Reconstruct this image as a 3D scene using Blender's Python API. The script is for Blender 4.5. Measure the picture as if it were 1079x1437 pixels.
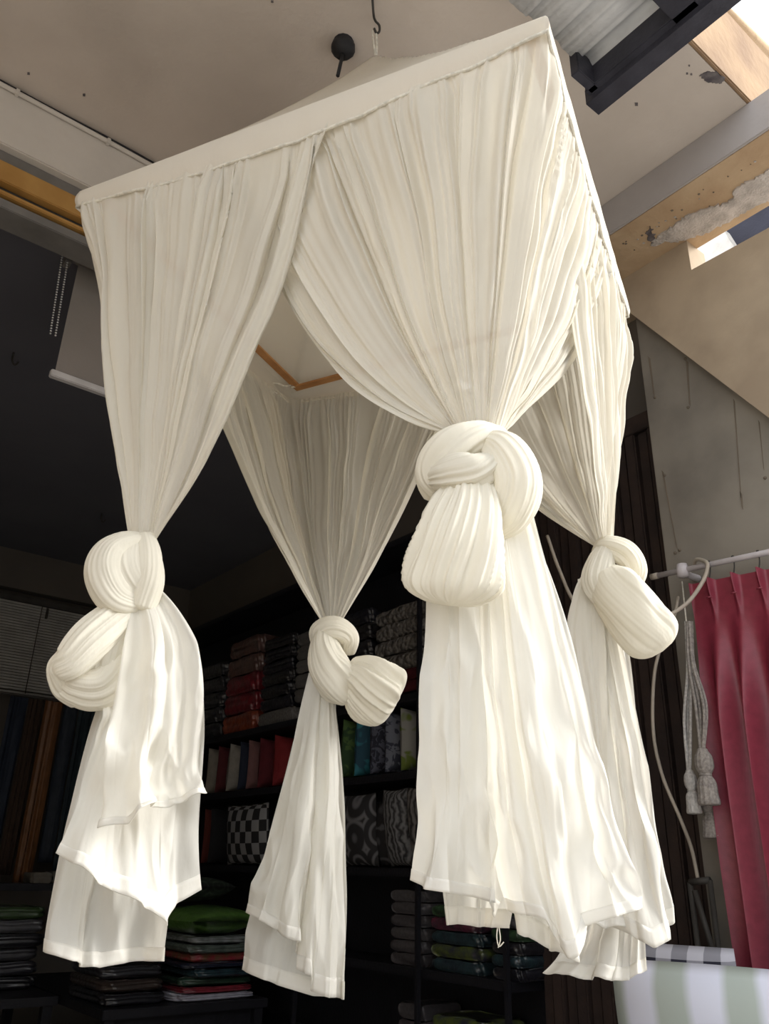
import bpy, bmesh, math, random
import numpy as np
from mathutils import Matrix, Vector

for o in list(bpy.data.objects):
    bpy.data.objects.remove(o, do_unlink=True)
sc = bpy.context.scene
COL = sc.collection

# ------------------------------------------------------------------ camera
# world frame = building frame: X runs along the shop front, Y into the shop
EYE, F = 1.45, 1150.0
PITCH, ROLL, YAW = math.radians(23.8), math.radians(1.4), math.radians(38)
cp, sp = math.cos(PITCH), math.sin(PITCH)
r0, u0, f0 = np.array([1., 0, 0]), np.array([0, -sp, cp]), np.array([0, cp, sp])
Rz = np.array([[math.cos(YAW), math.sin(YAW), 0], [-math.sin(YAW), math.cos(YAW), 0], [0, 0, 1]])
RIGHT = Rz @ (math.cos(ROLL) * r0 + math.sin(ROLL) * u0)
UP = Rz @ (-math.sin(ROLL) * r0 + math.cos(ROLL) * u0)
FWD = Rz @ f0
ORG = np.array([0, 0, EYE])
cam_d = bpy.data.cameras.new('camera')
cam_d.sensor_fit = 'VERTICAL'; cam_d.sensor_height = 36.0
cam_d.lens = F / 1437.0 * 36.0
cam_d.clip_start = 0.05; cam_d.clip_end = 300
cam = bpy.data.objects.new('camera', cam_d); COL.objects.link(cam)
cam.matrix_world = Matrix(((RIGHT[0], UP[0], -FWD[0], 0), (RIGHT[1], UP[1], -FWD[1], 0),
                           (RIGHT[2], UP[2], -FWD[2], EYE), (0, 0, 0, 1)))
sc.camera = cam

# ------------------------------------------------------------------ world, sun, exposure
w = bpy.data.worlds.new('hazy_sky'); sc.world = w; w.use_nodes = True
bg = w.node_tree.nodes['Background']
bg.inputs[0].default_value = (0.93, 0.96, 1.0, 1); bg.inputs[1].default_value = 1.8
sd = bpy.data.lights.new('sun', 'SUN'); sd.energy = 5.0; sd.angle = math.radians(30); sd.color = (1.0, 0.98, 0.94)
sun = bpy.data.objects.new('sun', sd); COL.objects.link(sun)
sun.rotation_euler = Vector((-0.75, 0.50, -0.46)).to_track_quat('-Z', 'Y').to_euler()
sc.view_settings.view_transform = 'Standard'; sc.view_settings.look = 'None'
sc.view_settings.gamma = 1.0; sc.view_settings.use_curve_mapping = False
sc.view_settings.exposure = 0.30
try:
    sc.cycles.transparent_max_bounces = 24
    sc.cycles.transmission_bounces = 8
except Exception:
    pass

# ------------------------------------------------------------------ measuring helpers (photo point -> point on a real plane)
def ray(px, py):
    return FWD + RIGHT * ((px - 539.5) / F) + UP * ((718.5 - py) / F)
def onX(px, py, X): d = ray(px, py); return ORG + d * (X / d[0])
def onY(px, py, Y): d = ray(px, py); return ORG + d * (Y / d[1])
def onZ(px, py, h): d = ray(px, py); return ORG + d * (h / d[2])
def onV(px, py, K, dd=0.0):
    k = np.array(K[:2]); L = np.linalg.norm(k); k = k / L
    d = ray(px, py); return ORG + d * ((L + dd) / (d[0] * k[0] + d[1] * k[1]))
def Z(h): return EYE + h

# ------------------------------------------------------------------ noise for cloth
def vn1(x, seed):
    tab = np.random.RandomState(seed).uniform(-1, 1, 509)
    i = np.floor(x).astype(int); f = x - i; f = f * f * (3 - 2 * f)
    return tab[i % 509] * (1 - f) + tab[(i + 1) % 509] * f
def vn2(x, y, seed):
    tab = np.random.RandomState(seed).uniform(-1, 1, (97, 97))
    i = np.floor(x).astype(int); j = np.floor(y).astype(int)
    f = x - i; f = f * f * (3 - 2 * f); g = y - j; g = g * g * (3 - 2 * g)
    a = tab[i % 97, j % 97]; b = tab[(i + 1) % 97, j % 97]; c = tab[i % 97, (j + 1) % 97]; d = tab[(i + 1) % 97, (j + 1) % 97]
    return (a * (1 - f) + b * f) * (1 - g) + (c * (1 - f) + d * f) * g
def sstep(a, b, x):
    t = np.clip((x - a) / (b - a), 0, 1); return t * t * (3 - 2 * t)

# ------------------------------------------------------------------ materials
def nt(name):
    m = bpy.data.materials.new(name); m.use_nodes = True
    return m, m.node_tree.nodes, m.node_tree.links
def rgba(c): return (c[0], c[1], c[2], 1)
def M(name, col, col2=None, scale=6.0, rough=0.8, bump=0.15, spec=0.3, coat=0.0, metal=0.0, detail=6.0, contrast=(0.35, 0.65), bscale=None):
    m, N, L = nt(name); p = N['Principled BSDF']
    p.inputs['Roughness'].default_value = rough; p.inputs['Specular IOR Level'].default_value = spec
    p.inputs['Metallic'].default_value = metal
    p.inputs['Coat Weight'].default_value = coat; p.inputs['Coat Roughness'].default_value = 0.15
    tc = N.new('ShaderNodeTexCoord')
    n = N.new('ShaderNodeTexNoise'); n.inputs['Scale'].default_value = scale; n.inputs['Detail'].default_value = detail
    L.new(tc.outputs['Object'], n.inputs['Vector'])
    if col2 is None: col2 = tuple(c * 0.75 for c in col)
    r = N.new('ShaderNodeValToRGB'); r.color_ramp.elements[0].position = contrast[0]; r.color_ramp.elements[1].position = contrast[1]
    r.color_ramp.elements[0].color = rgba(col2); r.color_ramp.elements[1].color = rgba(col)
    L.new(n.outputs['Fac'], r.inputs['Fac']); L.new(r.outputs['Color'], p.inputs['Base Color'])
    if bump:
        n2 = N.new('ShaderNodeTexNoise'); n2.inputs['Scale'].default_value = bscale or scale * 6; n2.inputs['Detail'].default_value = 8
        L.new(tc.outputs['Object'], n2.inputs['Vector'])
        b = N.new('ShaderNodeBump'); b.inputs['Strength'].default_value = bump; b.inputs['Distance'].default_value = 0.02
        L.new(n2.outputs['Fac'], b.inputs['Height']); L.new(b.outputs['Normal'], p.inputs['Normal'])
    return m
def muslin(name, col, transp, transl, bump=0.25):
    m, N, L = nt(name); N.remove(N['Principled BSDF']); out = N['Material Output']
    tc = N.new('ShaderNodeTexCoord')
    n = N.new('ShaderNodeTexNoise'); n.inputs['Scale'].default_value = 22; n.inputs['Detail'].default_value = 4
    mp = N.new('ShaderNodeMapping'); mp.inputs['Scale'].default_value = (1, 1, 0.35)
    L.new(tc.outputs['Object'], mp.inputs['Vector']); L.new(mp.outputs['Vector'], n.inputs['Vector'])
    b = N.new('ShaderNodeBump'); b.inputs['Strength'].default_value = bump; b.inputs['Distance'].default_value = 0.012
    L.new(n.outputs['Fac'], b.inputs['Height'])
    d = N.new('ShaderNodeBsdfDiffuse'); d.inputs['Color'].default_value = rgba(col); L.new(b.outputs['Normal'], d.inputs['Normal'])
    t = N.new('ShaderNodeBsdfTranslucent'); t.inputs['Color'].default_value = rgba([col[0], col[1] * 0.985, col[2] * 0.94]); L.new(b.outputs['Normal'], t.inputs['Normal'])
    mx = N.new('ShaderNodeMixShader'); mx.inputs[0].default_value = transl
    L.new(d.outputs[0], mx.inputs[1]); L.new(t.outputs[0], mx.inputs[2])
    tr = N.new('ShaderNodeBsdfTransparent')
    m2 = N.new('ShaderNodeMixShader'); m2.inputs[0].default_value = transp
    L.new(mx.outputs[0], m2.inputs[1]); L.new(tr.outputs[0], m2.inputs[2]); L.new(m2.outputs[0], out.inputs['Surface'])
    return m

CREAM = (0.855, 0.82, 0.735)
MAT = dict(
    sheer=muslin('sheer_muslin', CREAM, 0.20, 0.34),
    tail=muslin('soft_muslin', (0.87, 0.85, 0.79), 0.10, 0.36),
    thick=muslin('bunched_muslin', (0.86, 0.82, 0.71), 0.0, 0.22, 0.3),
    hem=muslin('doubled_hem', (0.89, 0.87, 0.82), 0.03, 0.35),
    roof=muslin('roof_muslin', (0.80, 0.75, 0.66), 0.02, 0.30),
    cord=M('white_cord', (0.80, 0.76, 0.66), rough=0.9, scale=80),
    lath=M('lath_wood', (0.52, 0.26, 0.10), (0.38, 0.17, 0.06), scale=12, rough=0.6),
    plaster=M('ceiling_plaster', (0.70, 0.625, 0.56), (0.62, 0.55, 0.49), scale=2.2, rough=0.95, bump=0.12, bscale=40),
    beamwhite=M('beam_white', (0.74, 0.70, 0.65), (0.66, 0.62, 0.57), scale=3, rough=0.9),
    greyface=M('grey_beam_face', (0.42, 0.39, 0.38), (0.36, 0.33, 0.32), scale=2.5, rough=0.95),
    ochre=M('ochre_paint', (0.58, 0.43, 0.28), (0.45, 0.31, 0.19), scale=3.5, rough=0.9, bump=0.3, bscale=25),
    ochre2=M('ochre_wall', (0.50, 0.40, 0.29), (0.37, 0.29, 0.21), scale=2.6, rough=0.9, bump=0.15),
    ochre_edge=M('darkened_ochre', (0.40, 0.27, 0.16), (0.28, 0.18, 0.11), scale=4, rough=0.9, bump=0.25, bscale=25),  # ochre darkened to offset direct sun on the slab edge
    peel=M('bare_plaster', (0.66, 0.60, 0.56), (0.42, 0.38, 0.35), scale=14, rough=0.95, bump=0.6),
    soot=M('damp_stain', (0.09, 0.08, 0.09), (0.20, 0.18, 0.18), scale=25, rough=0.95),
    board=M('cement_board', (0.30, 0.27, 0.23), (0.20, 0.18, 0.155), scale=2.3, rough=0.75, bump=0.1),
    stain=M('rust_stain', (0.22, 0.18, 0.14), rough=0.9),
    steel=M('dark_steel', (0.045, 0.045, 0.06), (0.03, 0.03, 0.04), scale=9, rough=0.5),
    zinc=M('zinc_sheet', (0.60, 0.61, 0.63), (0.48, 0.49, 0.51), scale=7, rough=0.55),
    railwood=M('varnished_rail', (0.56, 0.32, 0.10), (0.42, 0.22, 0.06), scale=4, rough=0.5),
    darkmetal=M('dark_track', (0.06, 0.055, 0.05), rough=0.6),
    greytrim=M('grey_trim', (0.22, 0.21, 0.20), rough=0.8),
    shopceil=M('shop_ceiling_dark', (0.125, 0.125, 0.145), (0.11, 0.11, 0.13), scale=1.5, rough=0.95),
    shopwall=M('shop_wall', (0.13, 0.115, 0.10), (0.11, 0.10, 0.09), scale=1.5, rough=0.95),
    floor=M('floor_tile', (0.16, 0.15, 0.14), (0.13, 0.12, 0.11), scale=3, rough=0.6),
    street=M('street_concrete', (0.46, 0.43, 0.39), (0.36, 0.34, 0.31), scale=1.2, rough=0.95),
    black=M('black_laminate', (0.012, 0.012, 0.016), (0.009, 0.009, 0.012), scale=10, rough=0.45),
    shutter=M('dark_shutter_wood', (0.040, 0.026, 0.022), (0.024, 0.017, 0.016), scale=7, rough=0.6),
    red=M('red_satin', (0.25, 0.030, 0.055), (0.21, 0.024, 0.045), scale=30, rough=0.42, bump=0.06, spec=0.5),
    rod=M('white_rod', (0.62, 0.58, 0.60), (0.55, 0.51, 0.53), scale=20, rough=0.35),
    cable=M('beige_cable', (0.48, 0.42, 0.35), rough=0.6),
    tassel=M('grey_tassel', (0.50, 0.45, 0.41), (0.30, 0.27, 0.25), scale=90, rough=0.9, bump=0.6),
    tassel2=M('white_tassel', (0.74, 0.71, 0.68), (0.50, 0.48, 0.46), scale=90, rough=0.9, bump=0.6),
    lamp=M('black_rubber', (0.025, 0.025, 0.028), rough=0.6),
    blind=M('roller_blind', (0.27, 0.24, 0.22), (0.24, 0.22, 0.20), scale=3, rough=0.9),
    blindrail=M('blind_rail', (0.62, 0.60, 0.60), rough=0.5),
    bead=M('steel_bead', (0.70, 0.70, 0.70), rough=0.3, metal=0.6),
    slat=M('venetian_slat', (0.42, 0.41, 0.39), rough=0.6),
    pipe=M('pink_pipe', (0.55, 0.36, 0.36), rough=0.5),
    bluepanel=M('blue_dark_panel', (0.035, 0.035, 0.055), rough=0.6),
    whitewall=M('sunlit_white_wall', (0.80, 0.76, 0.70), rough=0.9),
)

# ------------------------------------------------------------------ mesh helpers
def tag(o, label=None, cat=None, group=None, kind=None):
    if label: o['label'] = label
    if cat: o['category'] = cat
    if group: o['group'] = group
    if kind: o['kind'] = kind
    return o
def empty(name, loc, label=None, cat=None, group=None, rz=0.0):
    o = bpy.data.objects.new(name, None); COL.objects.link(o)
    o.location = loc; o.rotation_euler = (0, 0, rz); o.empty_display_size = 0.05
    return tag(o, label, cat, group)
def link(name, me, mat, parent=None, smooth=True, world=True):
    if mat is not None: me.materials.append(mat)
    if smooth: me.polygons.foreach_set('use_smooth', [True] * len(me.polygons))
    o = bpy.data.objects.new(name, me); COL.objects.link(o)
    if parent is not None:
        o.parent = parent
        if world:
            p = parent; off = Vector((0, 0, 0))
            while p is not None: off += p.location; p = p.parent
            o.location = -off
    return o
def grid(name, V, mat, parent=None, close_u=False, world=True):
    ns, nu = V.shape[:2]
    me = bpy.data.meshes.new(name)
    idx = np.arange(ns * nu).reshape(ns, nu)
    if close_u:
        a = idx[:-1, :]; b = np.roll(idx, -1, 1)[:-1, :]; c = np.roll(idx, -1, 1)[1:, :]; d = idx[1:, :]
    else:
        a = idx[:-1, :-1]; b = idx[:-1, 1:]; c = idx[1:, 1:]; d = idx[1:, :-1]
    q = np.stack([a, b, c, d], -1).reshape(-1, 4)
    me.vertices.add(ns * nu); me.vertices.foreach_set('co', V.reshape(-1).astype(np.float32))
    me.loops.add(q.size); me.loops.foreach_set('vertex_index', q.reshape(-1).astype(np.int32))
    me.polygons.add(len(q)); me.polygons.foreach_set('loop_start', np.arange(0, q.size, 4, dtype=np.int32))
    me.polygons.foreach_set('loop_total', np.full(len(q), 4, dtype=np.int32))
    me.update(calc_edges=True); me.validate()
    return link(name, me, mat, parent, world=world)
def bm_obj(name, bm, mat, parent=None, smooth=False, world=True):
    me = bpy.data.meshes.new(name); bmesh.ops.recalc_face_normals(bm, faces=bm.faces)
    bm.to_mesh(me); bm.free()
    return link(name, me, mat, parent, smooth, world)
def bm_box(bm, x0, x1, y0, y1, z0, z1, bev=0.0):
    v = [bm.verts.new(p) for p in ((x0, y0, z0), (x1, y0, z0), (x1, y1, z0), (x0, y1, z0), (x0, y0, z1), (x1, y0, z1), (x1, y1, z1), (x0, y1, z1))]
    fs = [bm.faces.new([v[i] for i in f]) for f in ((3, 2, 1, 0), (4, 5, 6, 7), (0, 1, 5, 4), (1, 2, 6, 5), (2, 3, 7, 6), (3, 0, 4, 7))]
    if bev:
        es = list({e for f in fs for e in f.edges})
        bmesh.ops.bevel(bm, geom=es, offset=bev, segments=2, affect='EDGES')
def box(name, x0, x1, y0, y1, z0, z1, mat, parent=None, bev=0.004, **k):
    bm = bmesh.new(); bm_box(bm, x0, x1, y0, y1, z0, z1, bev)
    return bm_obj(name, bm, mat, parent, **k)
def prism(name, poly, axis, lo, hi, mat, parent=None):
    """polygon in the plane across `axis`, extruded lo..hi"""
    bm = bmesh.new()
    def P(p, t):
        return {'X': (t, p[0], p[1]), 'Y': (p[0], t, p[1]), 'Z': (p[0], p[1], t)}[axis]
    a = [bm.verts.new(P(p, lo)) for p in poly]; b = [bm.verts.new(P(p, hi)) for p in poly]
    bm.faces.new(a); bm.faces.new(b[::-1])
    for i in range(len(poly)): bm.faces.new((a[i], a[(i + 1) % len(poly)], b[(i + 1) % len(poly)], b[i]))
    return bm_obj(name, bm, mat, parent)
def spline(pts, n):
    """Catmull-Rom through rows of numbers"""
    P = np.array(pts, float); P = np.vstack([2 * P[0] - P[1], P, 2 * P[-1] - P[-2]])
    m = len(pts) - 1; t = np.linspace(0, m, n); i = np.minimum(t.astype(int), m - 1); f = (t - i)[:, None]
    a, b, c, d = P[i], P[i + 1], P[i + 2], P[i + 3]
    return 0.5 * (2 * b + (c - a) * f + (2 * a - 5 * b + 4 * c - d) * f ** 2 + (3 * b - a - 3 * c + d) * f ** 3)
def tube(name, pts, rad, mat, parent=None, n=None, seg=10, world=True, smooth_path=True):
    """rad: number or list per control point"""
    pts = [np.array(p, float) for p in pts]
    rr = np.full(len(pts), rad) if np.isscalar(rad) else np.array(rad, float)
    n = n or max(2, 8 * (len(pts) - 1) + 1) if len(pts) > 2 else 2
    A = np.hstack([np.array(pts), rr[:, None]])
    if len(pts) > 2 and smooth_path: A = spline(A, n)
    elif len(pts) > 2: n = len(pts)
    C, R = A[:, :3], np.maximum(A[:, 3], 0.0004)
    T = np.gradient(C, axis=0); T /= np.linalg.norm(T, axis=1)[:, None] + 1e-9
    ref = np.array([0, 0, 1.]) if abs(T[0][2]) < 0.9 else np.array([1., 0, 0])
    u = np.cross(T[0], ref); u /= np.linalg.norm(u)
    th = np.linspace(0, 2 * math.pi, seg, endpoint=False)
    rows = [np.repeat(C[:1], seg, 0)]
    for i in range(len(C)):
        u = u - T[i] * (u @ T[i]); u /= np.linalg.norm(u); v = np.cross(T[i], u)
        rows.append(C[i] + R[i] * (np.cos(th)[:, None] * u + np.sin(th)[:, None] * v))
    rows.append(np.repeat(C[-1:], seg, 0))
    return grid(name, np.stack(rows), mat, parent, close_u=True, world=world)

# ================================================================== THE SETTING
def S(o): o['kind'] = 'structure'; return o
HC = 3.2          # porch ceiling above eye
S(box('ground', -40, 40, -40, 0.9, -0.35, -0.12, MAT['street'], bev=0))
S(box('floor', -1.8, 5.0, 0.9, 8.2, -0.35, 0.0, MAT['floor'], bev=0))
ceil_o = S(box('ceiling', -1.6, 3.30, 1.086, 3.34, Z(HC), Z(HC) + 0.25, MAT['plaster'], bev=0))
S(box('trim_1', -1.6, 3.30, 1.066, 1.086, Z(3.2), Z(3.76), MAT['ochre_edge'], bev=0.006))                 # edge beam of the slab
# beam along the shop front
S(box('trim_3', -1.6, 2.87, 3.12, 3.34, Z(2.87), Z(3.2), MAT['beamwhite'], bev=0.006))
S(box('trim_4', -1.6, 2.87, 3.16, 3.34, Z(2.81), Z(2.87), MAT['greytrim'], bev=0.003))
hd = empty('shutter_track', (-1, 3.2, Z(2.68)), 'varnished wooden track with dark slots under the white front beam', 'track')
box('upper_rail', -1.58, 2.8, 3.15, 3.20, Z(2.705), Z(2.81), MAT['railwood'], hd)
box('slot', -1.58, 2.8, 3.19, 3.30, Z(2.672), Z(2.705), MAT['darkmetal'], hd)
box('lower_rail', -1.58, 2.8, 3.165, 3.20, Z(2.652), Z(2.672), MAT['railwood'], hd)
box('slot', -1.58, 2.8, 3.20, 3.30, Z(2.638), Z(2.652), MAT['darkmetal'], hd)
box('bottom_plate', -1.58, 2.8, 3.175, 3.32, Z(2.59), Z(2.638), MAT['greytrim'], hd)
S(box('trim_2', 3.30, 3.75, 2.03, 3.34, Z(3.0), Z(3.2), MAT['ochre2'], bev=0.004))
# beam down the right side: grey face, ochre soffit
S(box('trim_5', 2.87, 3.30, 0.93, 3.34, Z(3.0), Z(3.199) , MAT['ochre'], bev=0.006))
S(box('trim_6', 2.855, 2.87, 0.93, 3.34, Z(2.995), Z(3.199), MAT['greyface'], bev=0.002))
# shop interior
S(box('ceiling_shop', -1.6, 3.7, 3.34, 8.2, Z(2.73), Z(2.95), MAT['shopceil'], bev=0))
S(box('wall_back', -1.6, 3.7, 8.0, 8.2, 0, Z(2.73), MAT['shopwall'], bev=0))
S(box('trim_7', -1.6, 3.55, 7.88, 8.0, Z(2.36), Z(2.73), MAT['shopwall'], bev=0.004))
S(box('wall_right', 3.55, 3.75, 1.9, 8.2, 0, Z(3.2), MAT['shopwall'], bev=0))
S(box('wall_left', -1.8, -1.6, 0.9, 8.2, 0, Z(3.2), MAT['ochre2'], bev=0))  # unseen; set close in to cut sky light entering the shop
# outer wall on the right with the cement board and the stair stringer
S(box('wall_side', 3.27, 3.55, 1.05, 2.03, 0, Z(2.80), MAT['board'], bev=0.006))
stringer = S(prism('stair_stringer', [(2.05, Z(2.82)), (2.05, Z(3.0)), (1.64, Z(3.0)), (1.64, Z(2.81)), (1.05, Z(2.79)), (1.05, Z(1.32)), (1.43, Z(1.89))],
                   'X', 3.20, 3.36, MAT['ochre2']))

# ---- peeling plaster on the soffit, and damp stains
def flat_patch(name, pts, h, thick, mat, parent, seed):
    rng = random.Random(seed); P = [onZ(x, y, h)[:2] for x, y in pts]; Q = []
    for i in range(len(P)):
        a, b = P[i], P[(i + 1) % len(P)]
        for k in range(7):
            q = a + (b - a) * k / 7; j = min(0.012, 0.12 * np.linalg.norm(b - a)) * (1 if k else .5)
            Q.append((q[0] + rng.uniform(-j, j), q[1] + rng.uniform(-j, j)))
    return prism(name, Q, 'Z', Z(h) - thick, Z(h) + 0.004, mat, parent)
soff = bpy.data.objects['trim_5']
flat_patch('peeling_plaster', [(913, 344), (922, 330), (945, 316), (960, 303), (985, 292), (1022, 284), (1032, 264), (1060, 248), (1085, 234), (1085, 278), (1056, 290), (1025, 308), (990, 326), (960, 336), (935, 338)], 2.999, 0.008, MAT['peel'], soff, 3)
flat_patch('damp_stain', [(905, 328), (913, 317), (918, 333), (915, 345)], 2.999, 0.003, MAT['soot'], soff, 4)
rngp = random.Random(8)
for i in range(26):
    t = rngp.random(); px = 880 + t * 190 + rngp.uniform(-12, 12); py = 345 - t * 118 + rngp.uniform(-12, 16)
    r = rngp.uniform(0.5, 1.3)
    flat_patch('paint_chip', [(px - r * 1.6, py), (px, py - r), (px + r * 1.6, py - r * .4), (px, py + r)], 2.999, 0.002, MAT['peel'] if i % 3 == 0 else MAT['stain'], soff, 30 + i)
flat_patch('damp_stain', [(981, 106), (992, 100), (1004, 101), (1018, 108), (1012, 117), (1000, 116), (990, 113)], HC - 0.001, 0.003, MAT['soot'], ceil_o, 6)
for i, (px, py, r) in enumerate([(893, 146, 2), (964, 103, 1.2), (970, 104, 1.2), (967, 92, 1), (40, 103, 1.6), (118, 133, 1.6), (382, 2, 1.5), (480, 78, 1)]):
    flat_patch('nail_hole', [(px - r, py - r), (px + r, py - r), (px + r, py + r), (px - r, py + r)], HC - 0.001, 0.003, MAT['soot'], ceil_o, 60 + i)
# streaks and nails on the cement board
wside = bpy.data.objects['wall_side']
def on_wall(pts, name, mat, thick=0.003):
    poly = [(onX(x, y, 3.27)[1], onX(x, y, 3.27)[2]) for x, y in pts]
    return prism(name, poly, 'X', 3.27 - thick, 3.275, mat, wside)
for (x0, y0, x1, y1, wd) in ((911, 500, 918, 556, 1.6), (964, 505, 968, 570, 1.6), (1030, 560, 1040, 700, 1.0), (930, 660, 950, 770, 1.3), (1040, 690, 1042, 715, 1.5), (1065, 590, 1072, 660, 0.8)):
    on_wall([(x0 - wd, y0), (x0 + wd, y0 + 3), (x1 + wd * .6, y1), (x1 - wd * .6, y1 - 3)], 'rust_streak', MAT['stain'])
for x, y in ((919, 558), (966, 572), (933, 667), (1074, 671), (948, 776), (954, 772), (962, 504)):
    c = onX(x, y, 3.27); tube('nail_head', [(3.264, c[1], c[2]), (3.275, c[1], c[2])], 0.007, MAT['stain'], wside, seg=8)

# ---- beyond the gap above the stringer
nb = empty('neighbour_house', (6.4, 2.4, 0), 'sunlit white gable with dark roof seen through the gap under the beam', 'building')
c0 = [onX(x, y, 6.2) for x, y in ((955, 300), (1012, 318), (1060, 395), (1040, 420), (955, 420))]
prism('gable_wall', [(c[1], c[2]) for c in c0], 'X', 6.2, 6.35, MAT['whitewall'], nb)
c0 = [onX(x, y, 6.5) for x, y in ((985, 270), (1140, 200), (1140, 420), (1000, 420))]
prism('roof_panel', [(c[1], c[2]) for c in c0], 'X', 6.5, 6.6, MAT['bluepanel'], nb)
p0, p1 = onX(1048, 300, 4.4), onX(1058, 395, 4.4)
pp = empty('drain_pipe', (4.4, p1[1], 0), 'faded pink drain pipe behind the ochre stair wall', 'pipe')
tube('pipe', [(4.4, p0[1], Z(3.6)), (4.4, p0[1], 0)], 0.055, MAT['pipe'], pp, seg=16)
tube('collar', [(4.4, p0[1], Z(2.62)), (4.4, p0[1], Z(2.72))], 0.07, MAT['pipe'], pp, seg=16)

# ---- unseen house added across the street to cut low sky light into the shop
hs = empty('sky_blocking_house', (1.0, -10.5, -0.12), 'plain house with tiled roof, added unseen across the street to cut sky light', 'building')
box('wall', -9, 11, -13.5, -9.5, -0.12, 5.2, MAT['board'], hs)
prism('roof', [(-14.2, 5.2), (-9.0, 5.2), (-11.6, 6.9)], 'X', -9.4, 11.4, MAT['stain'], hs)
for x in (-7.0, -3.4, 0.4, 4.2, 8.0):
    for z0_ in (0.9, 3.3):
        wn = box('window', x - .6, x + .6, -9.52, -9.44, z0_, z0_ + 1.3, MAT['darkmetal'], hs)
        box('sill', x - .7, x + .7, -9.52, -9.36, z0_ - .09, z0_, MAT['greytrim'], wn)

# ---- steel awning with corrugated sheet
aw = empty('steel_awning', (1.2, 0.4, Z(2.9)), 'black steel awning frame carrying corrugated zinc sheet beside the porch slab', 'awning')
def hollow(name, x0, x1, y0, y1, z0, z1, t, parent):
    bm = bmesh.new()
    bm_box(bm, x0, x1, y0, y1, z0, z0 + t); bm_box(bm, x0, x1, y0, y1, z1 - t, z1)
    bm_box(bm, x0, x0 + t, y0, y1, z0 + t, z1 - t); bm_box(bm, x1 - t, x1, y0, y1, z0 + t, z1 - t)
    bm_box(bm, x0 + t, x1 - t, y0, y1 - 0.05, z0 + t, z1 - t)
    return bm_obj(name, bm, MAT['steel'], parent)
hollow('square_tube', 2.09, 2.17, -0.4, 1.40, Z(2.90), Z(2.98), 0.006, aw)
box('web_plate', 2.06, 2.10, -0.4, 1.38, Z(2.93), Z(3.12), MAT['steel'], aw)
box('end_plate', 1.96, 2.09, 1.33, 1.37, Z(2.93), Z(3.13), MAT['steel'], aw)
for yy in (0.93, 0.2):
    box('cross_bar', 0.0, 2.10, yy - 0.05, yy + 0.05, Z(2.93), Z(3.01), MAT['steel'], aw)
xs = np.arange(0.0, 2.10, 0.0075)
ph = (xs / 0.15) % 1.0
prof = 0.022 * (sstep(0.30, 0.42, ph) - sstep(0.58, 0.70, ph)) + 0.003 * (np.abs((xs / 0.15 * 3) % 1 - .5) < .12)
ys = np.linspace(-0.4, 1.36, 8)
V = np.zeros((8, len(xs), 3)); V[..., 0] = xs; V[..., 1] = ys[:, None]; V[..., 2] = Z(3.035) + prof
V2 = V.copy(); V2[..., 2] += 0.0015
grid('corrugated_sheet', np.concatenate([V, V2[::-1], V[:1]], 0), MAT['zinc'], aw)
# gutter pipe outside the slab edge
tag(tube('gutter_pipe', [onZ(975, -30, 3.95), onZ(1012, 8, 3.95), onZ(1100, 94, 3.95)], 0.022, MAT['ochre'], None, seg=10, smooth_path=False), 'thin weathered pipe against the sky outside the slab edge', 'pipe')

# ---- conduit along the front beam
cd = empty('cable_conduit', (-1, 3.1, Z(3.17)), 'white cable conduit with dark wire clipped along the front beam', 'conduit')
rngc = random.Random(2)
tube('conduit', [(x, 3.107, Z(3.165) + rngc.uniform(-.004, .004)) for x in np.linspace(-1.55, 2.8, 20)], 0.011, MAT['beamwhite'], cd, seg=8)
tube('wire', [(x, 3.112, Z(3.186) + rngc.uniform(-.004, .003)) for x in np.linspace(-1.55, 2.8, 26)], 0.008, MAT['lamp'], cd, seg=8)
for x in np.arange(-1.4, 2.8, 0.42): box('clip', x - 0.008, x + 0.008, 3.093, 3.121, Z(3.15), Z(3.18), MAT['beamwhite'], cd, bev=0.002)

# ---- lamp rosette on the ceiling
c = onZ(482, 60, HC)
lp = empty('ceiling_lamp_holder', (c[0], c[1], Z(HC)), 'black round lamp holder with cut cable on the plaster ceiling', 'lamp holder')
def lathe(name, prof, c, mat, parent, seg=24):
    th = np.linspace(0, 2 * math.pi, seg, endpoint=False)
    V = np.array([[(c[0] + r * math.cos(t), c[1] + r * math.sin(t), c[2] + z) for t in th] for r, z in prof])
    return grid(name, V, mat, parent, close_u=True)
lathe('rosette', [(0.0, 0.0), (0.044, 0.0), (0.046, -0.010), (0.041, -0.016), (0.050, -0.022), (0.051, -0.042), (0.037, -0.064), (0.013, -0.075), (0.0, -0.077)], (c[0], c[1], Z(HC)), MAT['lamp'], lp, 14)
e = onV(474, 106, c, -0.06)
tube('cut_cable', [(c[0], c[1], Z(HC) - 0.065), e], 0.008, MAT['lamp'], lp, seg=8)

# ================================================================== THE CANOPY
HF = 1.964
CR = {k: onZ(*p, HF) for k, p in dict(A=(112, 270), B=(765, 24), C=(880, 428), D=(410, 552)).items()}
CEN = sum(CR.values()) / 4
apex = np.array([CEN[0], CEN[1], 0.0])
d = ray(527, 77); tt = np.linalg.norm(CEN[:2]) / np.linalg.norm(d[:2]); apex = ORG + d * tt
can = empty('bed_canopy_net', (CEN[0], CEN[1], Z(-0.35)), 'cream muslin four-corner bed canopy hung from the ceiling, its drapes knotted', 'canopy')
VAL0, VAL1 = 0.055, 0.06
def edge_pt(a, b, t, drop=True, inset=0.0):
    p = CR[a] * (1 - t) + CR[b] * t
    if drop: p = p - np.array([0, 0, VAL0 + VAL1 * math.sin(math.pi * t)])
    if inset: q = CEN - p; q[2] = 0; p = p + q / np.linalg.norm(q) * inset
    return p
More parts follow.
